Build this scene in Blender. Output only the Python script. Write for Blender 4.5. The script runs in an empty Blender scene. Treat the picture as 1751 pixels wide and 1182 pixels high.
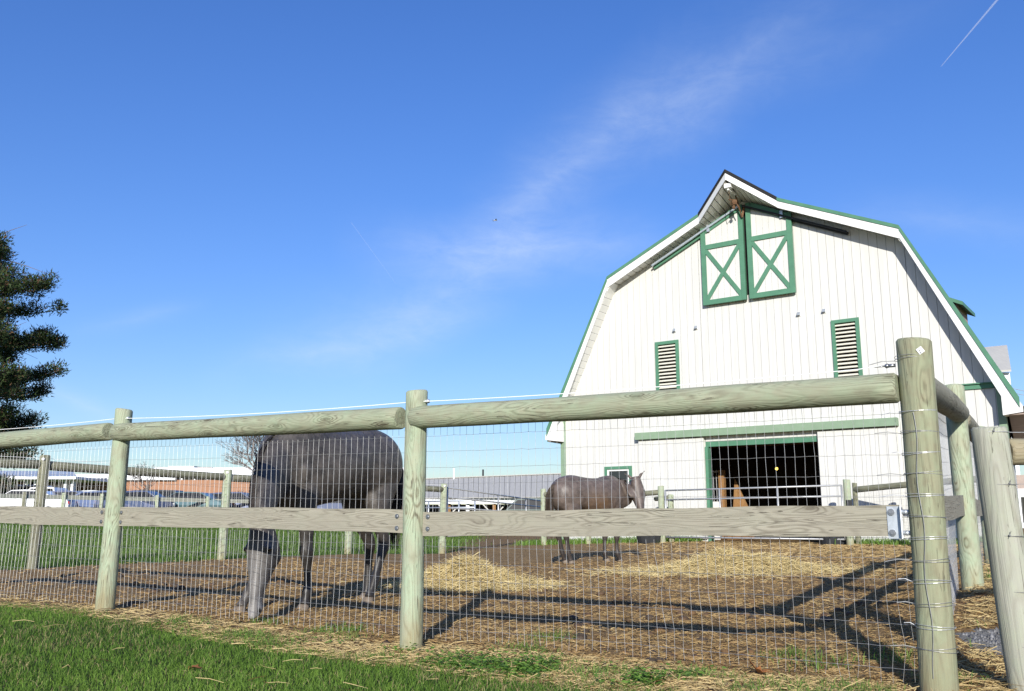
import bpy, bmesh, math, random
import numpy as np
from mathutils import Vector, Matrix, Euler
R = math.radians
rnd = random.Random(7)
rg = np.random.default_rng(11)
SC = bpy.context.scene

# ---------------------------------------------------------------- camera, sky, sun, exposure
FPX = 1550.0; PITCH = math.atan((884-591)/FPX); CZ = .83
cam_d = bpy.data.cameras.new('camera'); cam = bpy.data.objects.new('camera', cam_d)
SC.collection.objects.link(cam); SC.camera = cam
cam.location = (0, 0, CZ); cam.rotation_euler = (R(90)+PITCH, 0, 0)
cam_d.sensor_width = 36; cam_d.lens = FPX/1751*36
cam_d.clip_start = .05; cam_d.clip_end = 8000
SUN_EL = R(20.6); SUN_DIR = Vector((-.09, -1, 0)).normalized()      # horizontal direction towards the sun
world = bpy.data.worlds.new('World'); SC.world = world; world.use_nodes = True
wn = world.node_tree; wn.nodes.clear()
def N(t, kind, **kw):
    n = t.nodes.new(kind)
    for k, v in kw.items():
        if hasattr(n, k): setattr(n, k, v)
    return n
wo = N(wn, 'ShaderNodeOutputWorld'); wb = N(wn, 'ShaderNodeBackground'); wb.inputs[1].default_value = .125
sky = N(wn, 'ShaderNodeTexSky', sky_type='NISHITA'); sky.sun_disc = False
sky.sun_elevation = SUN_EL; sky.sun_rotation = math.atan2(SUN_DIR.x, SUN_DIR.y)
sky.altitude = 100; sky.air_density = 1.0; sky.dust_density = .25; sky.ozone_density = 3.0
hs = N(wn, 'ShaderNodeHueSaturation'); hs.inputs['Saturation'].default_value = 1.22; hs.inputs['Value'].default_value = 1.0
hs.inputs['Hue'].default_value = .512
wn.links.new(sky.outputs[0], hs.inputs['Color'])
tc = N(wn, 'ShaderNodeTexCoord')
def wmath(op, a, b=None, c=None, clamp=False):
    m = N(wn, 'ShaderNodeMath', operation=op); m.use_clamp = clamp
    for i, v in enumerate((a, b, c)):
        if v is None: continue
        if isinstance(v, (int, float)): m.inputs[i].default_value = v
        else: wn.links.new(v, m.inputs[i])
    return m.outputs[0]
def wdot(v):
    d = N(wn, 'ShaderNodeVectorMath', operation='DOT_PRODUCT'); wn.links.new(tc.outputs['Generated'], d.inputs[0])
    d.inputs[1].default_value = v; return d.outputs['Value']
def ray(px, py):
    x = (px-875.5)/FPX; y = -(py-591)/FPX
    c, s = math.cos(PITCH), math.sin(PITCH)
    return Vector((x, c-s*y, s+c*y))
def at(px, py, Y):
    d = ray(px, py); return Vector((d.x*Y/d.y, Y, CZ+d.z*Y/d.y))
def wnoise(scale, detail, stretch=(1, 1, 1), rough=.6):
    mp = N(wn, 'ShaderNodeMapping'); mp.inputs['Scale'].default_value = stretch
    nz = N(wn, 'ShaderNodeTexNoise'); nz.inputs['Scale'].default_value = scale; nz.inputs['Detail'].default_value = detail
    nz.inputs['Roughness'].default_value = rough; nz.inputs['Distortion'].default_value = .4
    wn.links.new(tc.outputs['Generated'], mp.inputs[0]); wn.links.new(mp.outputs[0], nz.inputs['Vector']); return nz.outputs['Fac']
n_lo = wnoise(3.0, 5); n_hi = wnoise(16.0, 6, (1, 1, 2.5), .7)
def streak(p0, p1, width, strength, fade0=.1, fade1=.1):
    # a thin cirrus band along the great circle between two directions
    a = ray(*p0).normalized(); b = ray(*p1).normalized(); nrm = a.cross(b).normalized()
    t = nrm.cross(a).normalized(); span = math.atan2(b.dot(t), b.dot(a))
    dist = wmath('ADD', wdot(nrm), wmath('MULTIPLY', wmath('SUBTRACT', n_lo, .5), width*1.6))
    g = wmath('SUBTRACT', 1.0, wmath('MULTIPLY', wmath('ABSOLUTE', dist), 1/width), clamp=True)
    g = wmath('SMOOTH_MIN', wmath('MULTIPLY', g, g), 1.0, .1)
    ang = wmath('ARCTAN2', wdot(t), wdot(a))
    m0 = wmath('MULTIPLY', wmath('ADD', ang, fade0), 1/(2*fade0), clamp=True)
    m1 = wmath('MULTIPLY', wmath('SUBTRACT', span+fade1, ang), 1/(2*fade1), clamp=True)
    tx = wmath('MULTIPLY_ADD', n_hi, 1.3, -.05, clamp=True)
    return wmath('MULTIPLY', wmath('MULTIPLY', wmath('MULTIPLY', g, m0), wmath('MULTIPLY', m1, tx)), strength)
ST = [streak((860, 380), (1330, 40), .085, .27, .05, .12), streak((900, 330), (1500, 30), .06, .11, .05, .12), streak((560, 590), (880, 400), .085, .28, .08, .06),
      streak((430, 640), (800, 530), .045, .22, .06, .06), streak((690, 420), (1110, 415), .055, .30, .08, .06),
      streak((1480, 370), (1760, 385), .045, .20, .06, .1), streak((60, 655), (200, 720), .018, .25, .04, .03),
      streak((180, 560), (300, 535), .02, .18, .04, .04)]
tot = ST[0]
for s_ in ST[1:]: tot = wmath('ADD', tot, s_)
tot = wmath('MINIMUM', tot, .6)
bwn = N(wn, 'ShaderNodeRGBToBW'); wn.links.new(hs.outputs[0], bwn.inputs[0])
shl = wmath('DIVIDE', 1.33, wmath('MULTIPLY_ADD', bwn.outputs[0], .10, 1.0))
vs_ = N(wn, 'ShaderNodeVectorMath', operation='SCALE'); wn.links.new(hs.outputs[0], vs_.inputs[0]); wn.links.new(shl, vs_.inputs['Scale'])
tn = N(wn, 'ShaderNodeMixRGB', blend_type='MULTIPLY'); tn.inputs[0].default_value = 1; wn.links.new(vs_.outputs[0], tn.inputs[1]); tn.inputs[2].default_value = (.96, .958, 1.07, 1)
cm = N(wn, 'ShaderNodeMixRGB'); wn.links.new(tot, cm.inputs[0]); wn.links.new(tn.outputs[0], cm.inputs[1])
cm.inputs[2].default_value = (5.4, 6.1, 7.2, 1)
wn.links.new(cm.outputs[0], wb.inputs[0]); wn.links.new(wb.outputs[0], wo.inputs[0])
sun_d = bpy.data.lights.new('sun', 'SUN'); sun_d.energy = 5.0; sun_d.angle = R(.5); sun_d.color = (1.0, .955, .87)
sun = bpy.data.objects.new('sun', sun_d); SC.collection.objects.link(sun)
sd = Vector((SUN_DIR.x*math.cos(SUN_EL), SUN_DIR.y*math.cos(SUN_EL), math.sin(SUN_EL)))
sun.rotation_euler = sd.to_track_quat('Z', 'Y').to_euler(); sun.location = (-4, -20, 12)
SC.view_settings.view_transform = 'Standard'; SC.view_settings.look = 'None'
SC.view_settings.gamma = 1; SC.view_settings.exposure = .25; SC.view_settings.use_curve_mapping = False

# ---------------------------------------------------------------- materials
def mat(name, col, rough=.8, metal=0, var=.12, scale=6, bump=0, bscale=40, spec=.3, coat=0, stretch=(1, 1, 1), transl=0, attr=None, emis=None, col2=None):
    m = bpy.data.materials.new(name); m.use_nodes = True; t = m.node_tree; b = t.nodes['Principled BSDF']
    b.inputs['Roughness'].default_value = rough; b.inputs['Metallic'].default_value = metal
    b.inputs['Specular IOR Level'].default_value = spec
    if coat: b.inputs['Coat Weight'].default_value = coat; b.inputs['Coat Roughness'].default_value = .08
    co = N(t, 'ShaderNodeTexCoord'); mp = N(t, 'ShaderNodeMapping'); mp.inputs['Scale'].default_value = stretch
    oi = N(t, 'ShaderNodeObjectInfo'); ad = N(t, 'ShaderNodeVectorMath', operation='ADD'); ml = N(t, 'ShaderNodeMath', operation='MULTIPLY'); ml.inputs[1].default_value = 37
    t.links.new(oi.outputs['Random'], ml.inputs[0]); t.links.new(co.outputs['Object'], ad.inputs[0]); t.links.new(ml.outputs[0], ad.inputs[1])
    t.links.new(ad.outputs[0], mp.inputs[0])
    nz = N(t, 'ShaderNodeTexNoise'); nz.inputs['Scale'].default_value = scale; nz.inputs['Detail'].default_value = 6; nz.inputs['Roughness'].default_value = .62
    t.links.new(mp.outputs[0], nz.inputs['Vector'])
    rp = N(t, 'ShaderNodeValToRGB'); c2 = col2 or col
    rp.color_ramp.elements[0].position = .3; rp.color_ramp.elements[1].position = .72
    rp.color_ramp.elements[0].color = (*[c*(1-var) for c in col], 1); rp.color_ramp.elements[1].color = (*[min(1, c*(1+var)) for c in c2], 1)
    t.links.new(nz.outputs['Fac'], rp.inputs[0]); out = rp.outputs[0]
    if attr:
        at_ = N(t, 'ShaderNodeAttribute'); at_.attribute_name = attr
        mx = N(t, 'ShaderNodeMixRGB', blend_type='MULTIPLY'); mx.inputs[0].default_value = 1
        t.links.new(out, mx.inputs[1]); t.links.new(at_.outputs['Color'], mx.inputs[2]); out = mx.outputs[0]
    t.links.new(out, b.inputs['Base Color'])
    if bump:
        n2 = N(t, 'ShaderNodeTexNoise'); n2.inputs['Scale'].default_value = bscale; n2.inputs['Detail'].default_value = 5
        t.links.new(mp.outputs[0], n2.inputs['Vector'])
        bp = N(t, 'ShaderNodeBump'); bp.inputs['Strength'].default_value = bump; bp.inputs['Distance'].default_value = .01
        t.links.new(n2.outputs['Fac'], bp.inputs['Height']); t.links.new(bp.outputs[0], b.inputs['Normal'])
    if emis: b.inputs['Emission Color'].default_value = (*emis[0], 1); b.inputs['Emission Strength'].default_value = emis[1]
    if transl:
        tr = N(t, 'ShaderNodeBsdfTranslucent'); ms = N(t, 'ShaderNodeMixShader'); ms.inputs[0].default_value = transl
        t.links.new(out, tr.inputs[0]); o = t.nodes['Material Output']
        t.links.new(b.outputs[0], ms.inputs[1]); t.links.new(tr.outputs[0], ms.inputs[2]); t.links.new(ms.outputs[0], o.inputs[0])
    return m

def wood(name, light, dark, green, gamt=.5, freq=9, lng=.7, crs=6.0, axis='Z', moss=True, dirt=.0, band=.85):
    """weathered timber: contour-like growth rings round knots, fine fibres, green tint, cracks"""
    m = bpy.data.materials.new(name); m.use_nodes = True; t = m.node_tree; b = t.nodes['Principled BSDF']
    b.inputs['Roughness'].default_value = .85; b.inputs['Specular IOR Level'].default_value = .2
    co = N(t, 'ShaderNodeTexCoord'); oi = N(t, 'ShaderNodeObjectInfo')
    ml = N(t, 'ShaderNodeMath', operation='MULTIPLY'); ml.inputs[1].default_value = 53
    t.links.new(oi.outputs['Random'], ml.inputs[0])
    ad = N(t, 'ShaderNodeVectorMath', operation='ADD'); t.links.new(co.outputs['Object'], ad.inputs[0]); t.links.new(ml.outputs[0], ad.inputs[1])
    def mapd(s):
        mp = N(t, 'ShaderNodeMapping'); mp.inputs['Scale'].default_value = s; t.links.new(ad.outputs[0], mp.inputs[0]); return mp.outputs[0]
    def st(l, c): return {'Z': (c, c, l), 'X': (l, c, c)}[axis]
    def noise(v, sc, det=3, ro=.5, dist=0):
        n = N(t, 'ShaderNodeTexNoise'); n.inputs['Scale'].default_value = sc; n.inputs['Detail'].default_value = det
        n.inputs['Roughness'].default_value = ro; n.inputs['Distortion'].default_value = dist; t.links.new(v, n.inputs['Vector']); return n.outputs['Fac']
    def M(op, a, b_=None, c=None, clamp=False):
        k = N(t, 'ShaderNodeMath', operation=op); k.use_clamp = clamp
        for i, v in enumerate((a, b_, c)):
            if v is None: continue
            if isinstance(v, (int, float)): k.inputs[i].default_value = v
            else: t.links.new(v, k.inputs[i])
        return k.outputs[0]
    base = noise(mapd(st(lng, crs)), 1.0, 1.5, .4, .25)
    fib0 = noise(mapd(st(3, 60)), 1.0, 2, .6)
    kp = N(t, 'ShaderNodeTexVoronoi'); kp.inputs['Scale'].default_value = 1.0; kp.inputs['Randomness'].default_value = 1.0; t.links.new(mapd(st(2.6, 8)), kp.inputs['Vector'])
    kd = M('ADD', kp.outputs['Distance'], M('MULTIPLY_ADD', fib0, .06, -.03))
    base = M('ADD', base, M('MULTIPLY', M('POWER', M('SUBTRACT', 1.0, M('MULTIPLY', kd, 1.9), clamp=True), 2.0), .30))
    ring = M('SINE', M('MULTIPLY', base, freq*6.283))
    ring = M('POWER', M('MULTIPLY_ADD', ring, .5, .5), 2.2)
    fib = noise(mapd(st(3, 170)), 1.0, 3, .6)
    patch = noise(mapd(st(1.6, 7)), 1.0, 4, .6)
    spot = noise(mapd(st(9, 14)), 1.0, 4, .65)
    ringm = M('MULTIPLY', ring, M('ADD', M('MULTIPLY_ADD', patch, 3.0, -1.0, clamp=True), M('SUBTRACT', .9, M('MULTIPLY', kd, 2.6), clamp=True), clamp=True))
    f1 = M('MULTIPLY_ADD', ringm, band, M('MULTIPLY_ADD', fib, .5, -.18), clamp=True)
    knot = M('SUBTRACT', 1.0, M('MULTIPLY', M('ABSOLUTE', M('SUBTRACT', kd, .05)), 14), clamp=True)
    halo = M('MULTIPLY', M('SUBTRACT', 1.0, M('MULTIPLY', kd, 4.5), clamp=True), .5)
    f1 = M('ADD', f1, M('ADD', M('MULTIPLY', knot, .55), halo), clamp=True)
    mx = N(t, 'ShaderNodeMixRGB'); t.links.new(f1, mx.inputs[0]); mx.inputs[1].default_value = (*light, 1); mx.inputs[2].default_value = (*dark, 1)
    g = M('MULTIPLY_ADD', spot, 3.0, -1.15, clamp=True); g = M('MULTIPLY', g, gamt)
    mg = N(t, 'ShaderNodeMixRGB'); t.links.new(g, mg.inputs[0]); t.links.new(mx.outputs[0], mg.inputs[1]); mg.inputs[2].default_value = (*green, 1)
    mg2 = N(t, 'ShaderNodeMixRGB', blend_type='MULTIPLY'); mg2.inputs[0].default_value = .45
    pv = M('MULTIPLY_ADD', patch, 1.3, .2); cmb = N(t, 'ShaderNodeCombineColor')
    for i in range(3): t.links.new(pv, cmb.inputs[i])
    t.links.new(mg.outputs[0], mg2.inputs[1]); t.links.new(cmb.outputs[0], mg2.inputs[2])
    # drying cracks
    cr = noise(mapd(st(.9, 42)), 1.0, 2, .5, .3)
    crm = M('LESS_THAN', M('ABSOLUTE', M('SUBTRACT', cr, .5)), .006); crm = M('MULTIPLY', crm, M('GREATER_THAN', patch, .52))
    mc = N(t, 'ShaderNodeMixRGB'); t.links.new(M('MULTIPLY', crm, .75), mc.inputs[0]); t.links.new(mg2.outputs[0], mc.inputs[1]); mc.inputs[2].default_value = (.07, .06, .045, 1)
    fin = mc.outputs[0]
    if dirt:
        sx = N(t, 'ShaderNodeSeparateXYZ'); t.links.new(co.outputs['Object'], sx.inputs[0])
        df = M('MULTIPLY', M('SUBTRACT', M('MULTIPLY_ADD', patch, .9, .06), sx.outputs['Z']), 3.2, clamp=True)
        md = N(t, 'ShaderNodeMixRGB'); t.links.new(M('MULTIPLY', df, dirt), md.inputs[0]); t.links.new(fin, md.inputs[1]); md.inputs[2].default_value = (.27, .205, .10, 1); fin = md.outputs[0]
    t.links.new(fin, b.inputs['Base Color'])
    bp = N(t, 'ShaderNodeBump'); bp.inputs['Strength'].default_value = .7; bp.inputs['Distance'].default_value = .004
    hgt = M('SUBTRACT', M('MULTIPLY_ADD', ring, -.4, fib), M('MULTIPLY', crm, 2.0))
    t.links.new(hgt, bp.inputs['Height']); t.links.new(bp.outputs[0], b.inputs['Normal'])
    return m
PW = wood('weathered_post_wood', (.41, .435, .31), (.17, .145, .09), (.39, .50, .345), .75, 13, 1.5, 8.5, band=.72, dirt=.7)
RW = wood('weathered_rail_wood', (.345, .355, .25), (.115, .10, .065), (.33, .41, .275), .6, 16, 1.6, 9.5, band=.8)
CW = wood('corner_post_wood', (.31, .305, .20), (.14, .118, .075), (.32, .39, .25), .55, 12, 1.3, 8.0, band=.75, dirt=.6)
GW = wood('grey_post_wood', (.40, .40, .335), (.25, .23, .18), (.41, .46, .33), .5, 10, 1.0, 7.0, band=.6, dirt=.6)
BW = wood('grey_board_wood', (.345, .32, .255), (.17, .15, .115), (.34, .335, .26), .5, 15, 1.3, 13.0, axis='X', band=.75)
OW = wood('old_fence_wood', (.25, .245, .175), (.12, .11, .075), (.22, .25, .16), .5, 8, .9, 6.0)
SW = wood('shaded_rail_wood', (.33, .31, .24), (.17, .15, .11), (.30, .33, .24), .4, 8, 2.5, 9.0)
LW = wood('stall_wood', (.34, .19, .08), (.2, .10, .04), (.32, .2, .08), .2, 8, 1.2, 8.0)
M_ = {}
M_['wire'] = mat('galvanised_wire', (.47, .475, .48), .45, .45, .25, 60)
M_['wire_old'] = mat('dull_wire', (.30, .30, .29), .5, .5, .2, 60)
M_['galv'] = mat('galvanised_plate', (.52, .56, .60), .42, .6, .18, 25)
M_['cord'] = mat('white_electric_rope', (.85, .85, .83), .7)
M_['white'] = mat('white_painted_siding', (.60, .597, .565), .6, 0, .07, 3, .15, 60, stretch=(3, 1, .2))
M_['white_trim'] = mat('white_trim_paint', (.74, .74, .73), .5, 0, .03, 3)
M_['soffit'] = mat('soffit_paint', (.72, .72, .68), .6, 0, .06, 3)
M_['soffit_brown'] = mat('brown_grey_soffit', (.36, .29, .25), .8, 0, .15, 3)  # brownish grey, darker than the rake soffit paint
M_['green'] = mat('green_trim_paint', (.085, .215, .135), .5, 0, .12, 4)
M_['green_pale'] = mat('faded_green_paint', (.22, .31, .21), .6, 0, .08, 4)
M_['black'] = mat('black_shingle', (.02, .02, .022), .95, 0, .3, 30)
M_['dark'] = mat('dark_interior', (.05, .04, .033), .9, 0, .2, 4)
M_['void'] = mat('black_shade_backing', (.012, .012, .012), .95)
M_['louver'] = mat('louver_paint', (.70, .68, .58), .6, 0, .05, 8)
M_['grille'] = mat('rusty_metal', (.16, .09, .05), .8, .2, .3, 30)
M_['concrete'] = mat('foundation_concrete', (.55, .54, .50), .9, 0, .12, 5, .3)
M_['steel'] = mat('gate_pipe_steel', (.45, .46, .47), .45, .5, .12, 20)
M_['rubber'] = mat('black_rubber_and_shade', (.03, .032, .035), .7, 0, .2, 10)
M_['bulb'] = mat('lit_lamp_bulb', (.9, .7, .2), .5, emis=((1, .68, .12), 2.6))
M_['bolt'] = mat('bolt_head', (.30, .31, .33), .35, .8, .2, 40)
M_['rust'] = mat('rust_stain', (.35, .16, .07), .9, 0, .3, 60)
# ---------------------------------------------------------------- mesh helper
def ico():
    t = (1+5**.5)/2
    v = [(-1, t, 0), (1, t, 0), (-1, -t, 0), (1, -t, 0), (0, -1, t), (0, 1, t), (0, -1, -t), (0, 1, -t), (t, 0, -1), (t, 0, 1), (-t, 0, -1), (-t, 0, 1)]
    f = [(0,11,5),(0,5,1),(0,1,7),(0,7,10),(0,10,11),(1,5,9),(5,11,4),(11,10,2),(10,7,6),(7,1,8),(3,9,4),(3,4,2),(3,2,6),(3,6,8),(3,8,9),(4,9,5),(2,4,11),(6,2,10),(8,6,7),(9,8,1)]
    return [Vector(a).normalized() for a in v], f
ICO = ico()
class MB:
    def __init__(s): s.v = []; s.f = []; s.m = []; s.cm = 0
    def add(s, vs, fs):
        k = len(s.v); s.v += [tuple(v) for v in vs]; s.f += [tuple(i+k for i in f) for f in fs]; s.m += [s.cm]*len(fs); return s
    def box(s, a, b):
        x0, y0, z0 = [min(p, q) for p, q in zip(a, b)]; x1, y1, z1 = [max(p, q) for p, q in zip(a, b)]
        return s.add([(x0,y0,z0),(x1,y0,z0),(x1,y1,z0),(x0,y1,z0),(x0,y0,z1),(x1,y0,z1),(x1,y1,z1),(x0,y1,z1)],
                     [(0,3,2,1),(4,5,6,7),(0,1,5,4),(1,2,6,5),(2,3,7,6),(3,0,4,7)])
    def obox(s, a, b, w, h, up=(0, 0, 1)):
        """bar from a to b, w across, h along up"""
        a = Vector(a); b = Vector(b); d = (b-a).normalized(); up = Vector(up)
        sd_ = d.cross(up).normalized(); u = sd_.cross(d).normalized()
        vs = [p+sd_*(i*w/2)+u*(j*h/2) for p in (a, b) for i, j in ((-1,-1),(1,-1),(1,1),(-1,1))]
        return s.add(vs, [(0,1,2,3),(7,6,5,4),(0,4,5,1),(1,5,6,2),(2,6,7,3),(3,7,4,0)])
    def prism(s, poly, y0, y1):
        """polygon in xz (counter-clockwise seen from -y) extruded y0 -> y1"""
        n = len(poly); vs = [(x, y0, z) for x, z in poly]+[(x, y1, z) for x, z in poly]
        fs = [tuple(range(n)), tuple(range(2*n-1, n-1, -1))]+[(i, i+n, (i+1) % n+n, (i+1) % n) for i in range(n)]
        return s.add(vs, fs)
    def tube(s, pts, r, n=6, cap=True):
        pts = [Vector(p) for p in pts]; rs = r if isinstance(r, (list, tuple)) else [r]*len(pts)
        vs = []; fs = []; ref = None
        for i, p in enumerate(pts):
            d = (pts[min(i+1, len(pts)-1)]-pts[max(i-1, 0)]).normalized()
            if ref is None: ref = d.orthogonal().normalized()
            ref = (ref-d*ref.dot(d))
            ref = ref.normalized() if ref.length > 1e-6 else d.orthogonal().normalized()
            o = d.cross(ref)
            for k in range(n):
                a = 2*math.pi*k/n; vs.append(p+(ref*math.cos(a)+o*math.sin(a))*rs[i])
        for i in range(len(pts)-1):
            for k in range(n):
                a, b = i*n+k, i*n+(k+1) % n; fs.append((a, b, b+n, a+n))
        if cap: fs += [tuple(range(n-1, -1, -1)), tuple(range(len(vs)-n, len(vs)))]
        return s.add(vs, fs)
    def blob(s, c, r):
        if not isinstance(r, (tuple, list)): r = (r, r, r)
        return s.add([(c[0]+v.x*r[0], c[1]+v.y*r[1], c[2]+v.z*r[2]) for v in ICO[0]], ICO[1])
    def build(s, name, m, parent=None, smooth=False, loc=None, rot=None):
        me = bpy.data.meshes.new(name); me.from_pydata(s.v, [], s.f)
        ms = m if isinstance(m, (list, tuple)) else [m]
        for k in ms: me.materials.append(k)
        if len(ms) > 1: me.polygons.foreach_set('material_index', s.m)
        if smooth: me.polygons.foreach_set('use_smooth', [True]*len(me.polygons))
        me.update(); o = bpy.data.objects.new(name, me); SC.collection.objects.link(o)
        if parent is not None: o.parent = parent
        if loc is not None: o.location = loc
        if rot is not None: o.rotation_euler = rot
        return o
def tag(o, label=None, cat=None, group=None, kind=None):
    if label: o['label'] = label
    if cat: o['category'] = cat
    if group: o['group'] = group
    if kind: o['kind'] = kind
    return o
def empty(name, loc=(0, 0, 0), rz=0, rot=None):
    o = bpy.data.objects.new(name, None); SC.collection.objects.link(o); o.location = loc
    o.rotation_euler = rot if rot else (0, 0, rz); o.empty_display_size = .2; return o
def copy_tree(o, parent=None):
    c = o.copy(); SC.collection.objects.link(c); c.parent = parent
    for ch in list(o.children): copy_tree(ch, c)
    return c
def np_mesh(name, V, F, m, parent=None, col=None, smooth=False):
    """V (n,3) float, F (k,c) int of constant corner count; col (k,3) per face"""
    me = bpy.data.meshes.new(name); k, c = F.shape
    me.vertices.add(len(V)); me.vertices.foreach_set('co', np.ascontiguousarray(V, dtype=np.float32).ravel())
    me.loops.add(k*c); me.loops.foreach_set('vertex_index', np.ascontiguousarray(F, dtype=np.int32).ravel())
    me.polygons.add(k); me.polygons.foreach_set('loop_start', np.arange(0, k*c, c, dtype=np.int32))
    me.polygons.foreach_set('loop_total', np.full(k, c, dtype=np.int32))
    if smooth: me.polygons.foreach_set('use_smooth', np.ones(k, dtype=bool))
    me.update(calc_edges=True)
    if col is not None:
        ca = me.color_attributes.new('tint', 'FLOAT_COLOR', 'CORNER')
        cc = np.ones((k, c, 4), dtype=np.float32); cc[:, :, :3] = col[:, None, :]; ca.data.foreach_set('color', cc.ravel())
    me.materials.append(m); o = bpy.data.objects.new(name, me); SC.collection.objects.link(o)
    if parent is not None: o.parent = parent
    return o
# ---------------------------------------------------------------- terrain
def sst(a, b, x):
    t = np.clip((x-a)/(b-a), 0, 1); return t*t*(3-2*t)
def vnoise(x, y, seed=0):
    xi = np.floor(x).astype(np.int64); yi = np.floor(y).astype(np.int64); xf = x-xi; yf = y-yi
    u = xf*xf*(3-2*xf); v = yf*yf*(3-2*yf)
    def h(a, b):
        n = (a*374761393+b*668265263+seed*974634777) & 0xffffffff
        n = ((n ^ (n >> 13))*1274126177) & 0xffffffff; return ((n ^ (n >> 16)) & 0xffff)/65535.0
    return (h(xi, yi)*(1-u)+h(xi+1, yi)*u)*(1-v)+(h(xi, yi+1)*(1-u)+h(xi+1, yi+1)*u)*v
def fbm(x, y, s, oct=4, seed=0):
    r = 0; a = .5
    for k in range(oct): r = r+a*(vnoise(x*s, y*s, seed+k)-.5); s *= 2.03; a *= .55
    return r
FA = np.array([-3.3, 7.6]); FC = np.array([2.0, 4.45]); FU = (FC-FA)/np.linalg.norm(FC-FA); FN = np.array([-FU[1], FU[0]])   # front fence line; FN points into the pen
SU = np.array([.56, 1.0])/math.hypot(.56, 1.0); SN = np.array([SU[1], -SU[0]])                    # side fence direction, SN points out of the pen
LP = np.array([[-10.2, 8.6], [-8.7, 10.9], [-6.95, 13.5], [-5.1, 16.3], [-3.35, 18.9], [-1.6, 21.2]])   # left pen fence posts
def front_d(x, y): return (x-FC[0])*FN[0]+(y-FC[1])*FN[1]
def side_d(x, y): return (x-FC[0])*SN[0]+(y-FC[1])*SN[1]
def left_d(x, y):       # > 0 beyond the left pen fence (pasture side)
    a = np.array([-6.95, 13.5]); u = np.array([.575, .818]); n = np.array([-u[1], u[0]])
    return (x-a[0])*n[0]+(y-a[1])*n[1]
def lawn_edge(x, y):    # > 0 on the near lawn
    d = -front_d(x, y); lim = np.interp(x, [-12, -4, -2, -.6, .8, 1.6, 2.3], [.22, .25, .36, .46, .62, 1.0, 1.6])
    return d-lim+.22*fbm(x, y, 1.3, 4, 5)
def gravel(x, y):
    return (((x-3.15)/.45)**2+((y-5.5)/.45)**2+1.2*fbm(x, y, 3.0, 3, 6) < 1) | ((side_d(x, y) > 1.25) & (y > 3.8) & (y < 14) & (x < 9))
def mound(x, y):
    g = lambda cx, cy, rx, ry, h: h*np.exp(-((x-cx)/rx)**2-((y-cy)/ry)**2)
    return g(-.50, 11.1, .62, .45, .30)+g(-.05, 10.9, .35, .4, .10)+g(3.15, 13.4, 1.0, .6, .24)
def base_h(x, y):
    h = .09*sst(-1.2, -3.6, x)*sst(3, 7, y)
    h = h+.20*sst(8, 19, y)*sst(-1, 5, x)
    h = h+.34*sst(15, 36, y)*sst(-2, -9, x)
    h = h+.30*sst(37.5, 40, y)*sst(-6, -12, x)
    sd_ = side_d(x, y); h = h+.30*sst(4.6, 7.0, y)*sst(-1.6, .35, sd_)*(1-.55*sst(9, 16, y))
    return h
def in_pen(x, y): return (front_d(x, y) > -.35) & (left_d(x, y) < .1) & (side_d(x, y) < .3)
def gh(x, y):
    x = np.asarray(x, float); y = np.asarray(y, float)
    h = base_h(x, y)+.02*fbm(x, y, .7, 3, 3)
    pen = sst(-.2, .3, front_d(x, y))*sst(.3, -.3, left_d(x, y))*(1-sst(17, 22, y))
    h = h+pen*(.075*fbm(x, y, 2.2, 5, 9)+.05*fbm(x, y, 7.0, 3, 21))
    return h
def gz(x, y): return float(gh(x, y))
def onground(px, py):
    """point of the ground seen in that direction"""
    d = ray(px, py); t = .5
    for k in range(4000):
        p = d*t; z = CZ+p.z
        if z <= gz(p.x, p.y): return Vector((p.x, p.y, gz(p.x, p.y)))
        t += .02+t*.001
    return Vector((d.x*60, d.y*60, 0))
def axis(segs):
    out = [segs[0][0]]
    for a, b, st in segs:
        n = max(1, int(round((b-a)/st))); out += list(np.linspace(a, b, n+1)[1:])
    return np.array(out)
XS = axis([(-900, -200, 90), (-200, -60, 14), (-60, -14, 1.5), (-14, -7, .25), (-7, 5, .075), (5, 9, .16), (9, 20, .6), (20, 60, 3), (60, 200, 14), (200, 900, 90)])
YS = axis([(-60, -6, 6), (-6, 2, .5), (2, 4, .12), (4, 13, .06), (13, 18, .1), (18, 26, .25), (26, 45, 1.0), (45, 120, 5), (120, 300, 20), (300, 1500, 120)])
GX, GY = np.meshgrid(XS, YS); GZ = gh(GX, GY)
cx_ = (GX[:-1, :-1]+GX[1:, 1:])/2; cy_ = (GY[:-1, :-1]+GY[1:, 1:])/2
zone = np.zeros(cx_.shape, int)                                       # 0 dirt
zone[lawn_edge(cx_, cy_) > 0] = 1
zone[(left_d(cx_, cy_)+.3*fbm(cx_, cy_, .8, 3, 2) > .05) & (cy_ > 8.5) & (front_d(cx_, cy_) > 0) & (cx_ < -1.7+.9*fbm(cx_, cy_, .4, 3, 8))] = 2
zone[(cy_ > 48) | (cx_ < -60) | (cx_ > 22)] = 2
zone[(cx_ < -3) & (cy_ > 40) & (cy_ < 72)] = 3
zone[gravel(cx_, cy_)] = 4
W_ = len(XS)
idx = np.arange(GX.size).reshape(GX.shape); VALL = np.stack([GX.ravel(), GY.ravel(), GZ.ravel()], 1)
FALL = np.stack([idx[:-1, :-1], idx[:-1, 1:], idx[1:, 1:], idx[1:, :-1]], -1)
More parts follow.
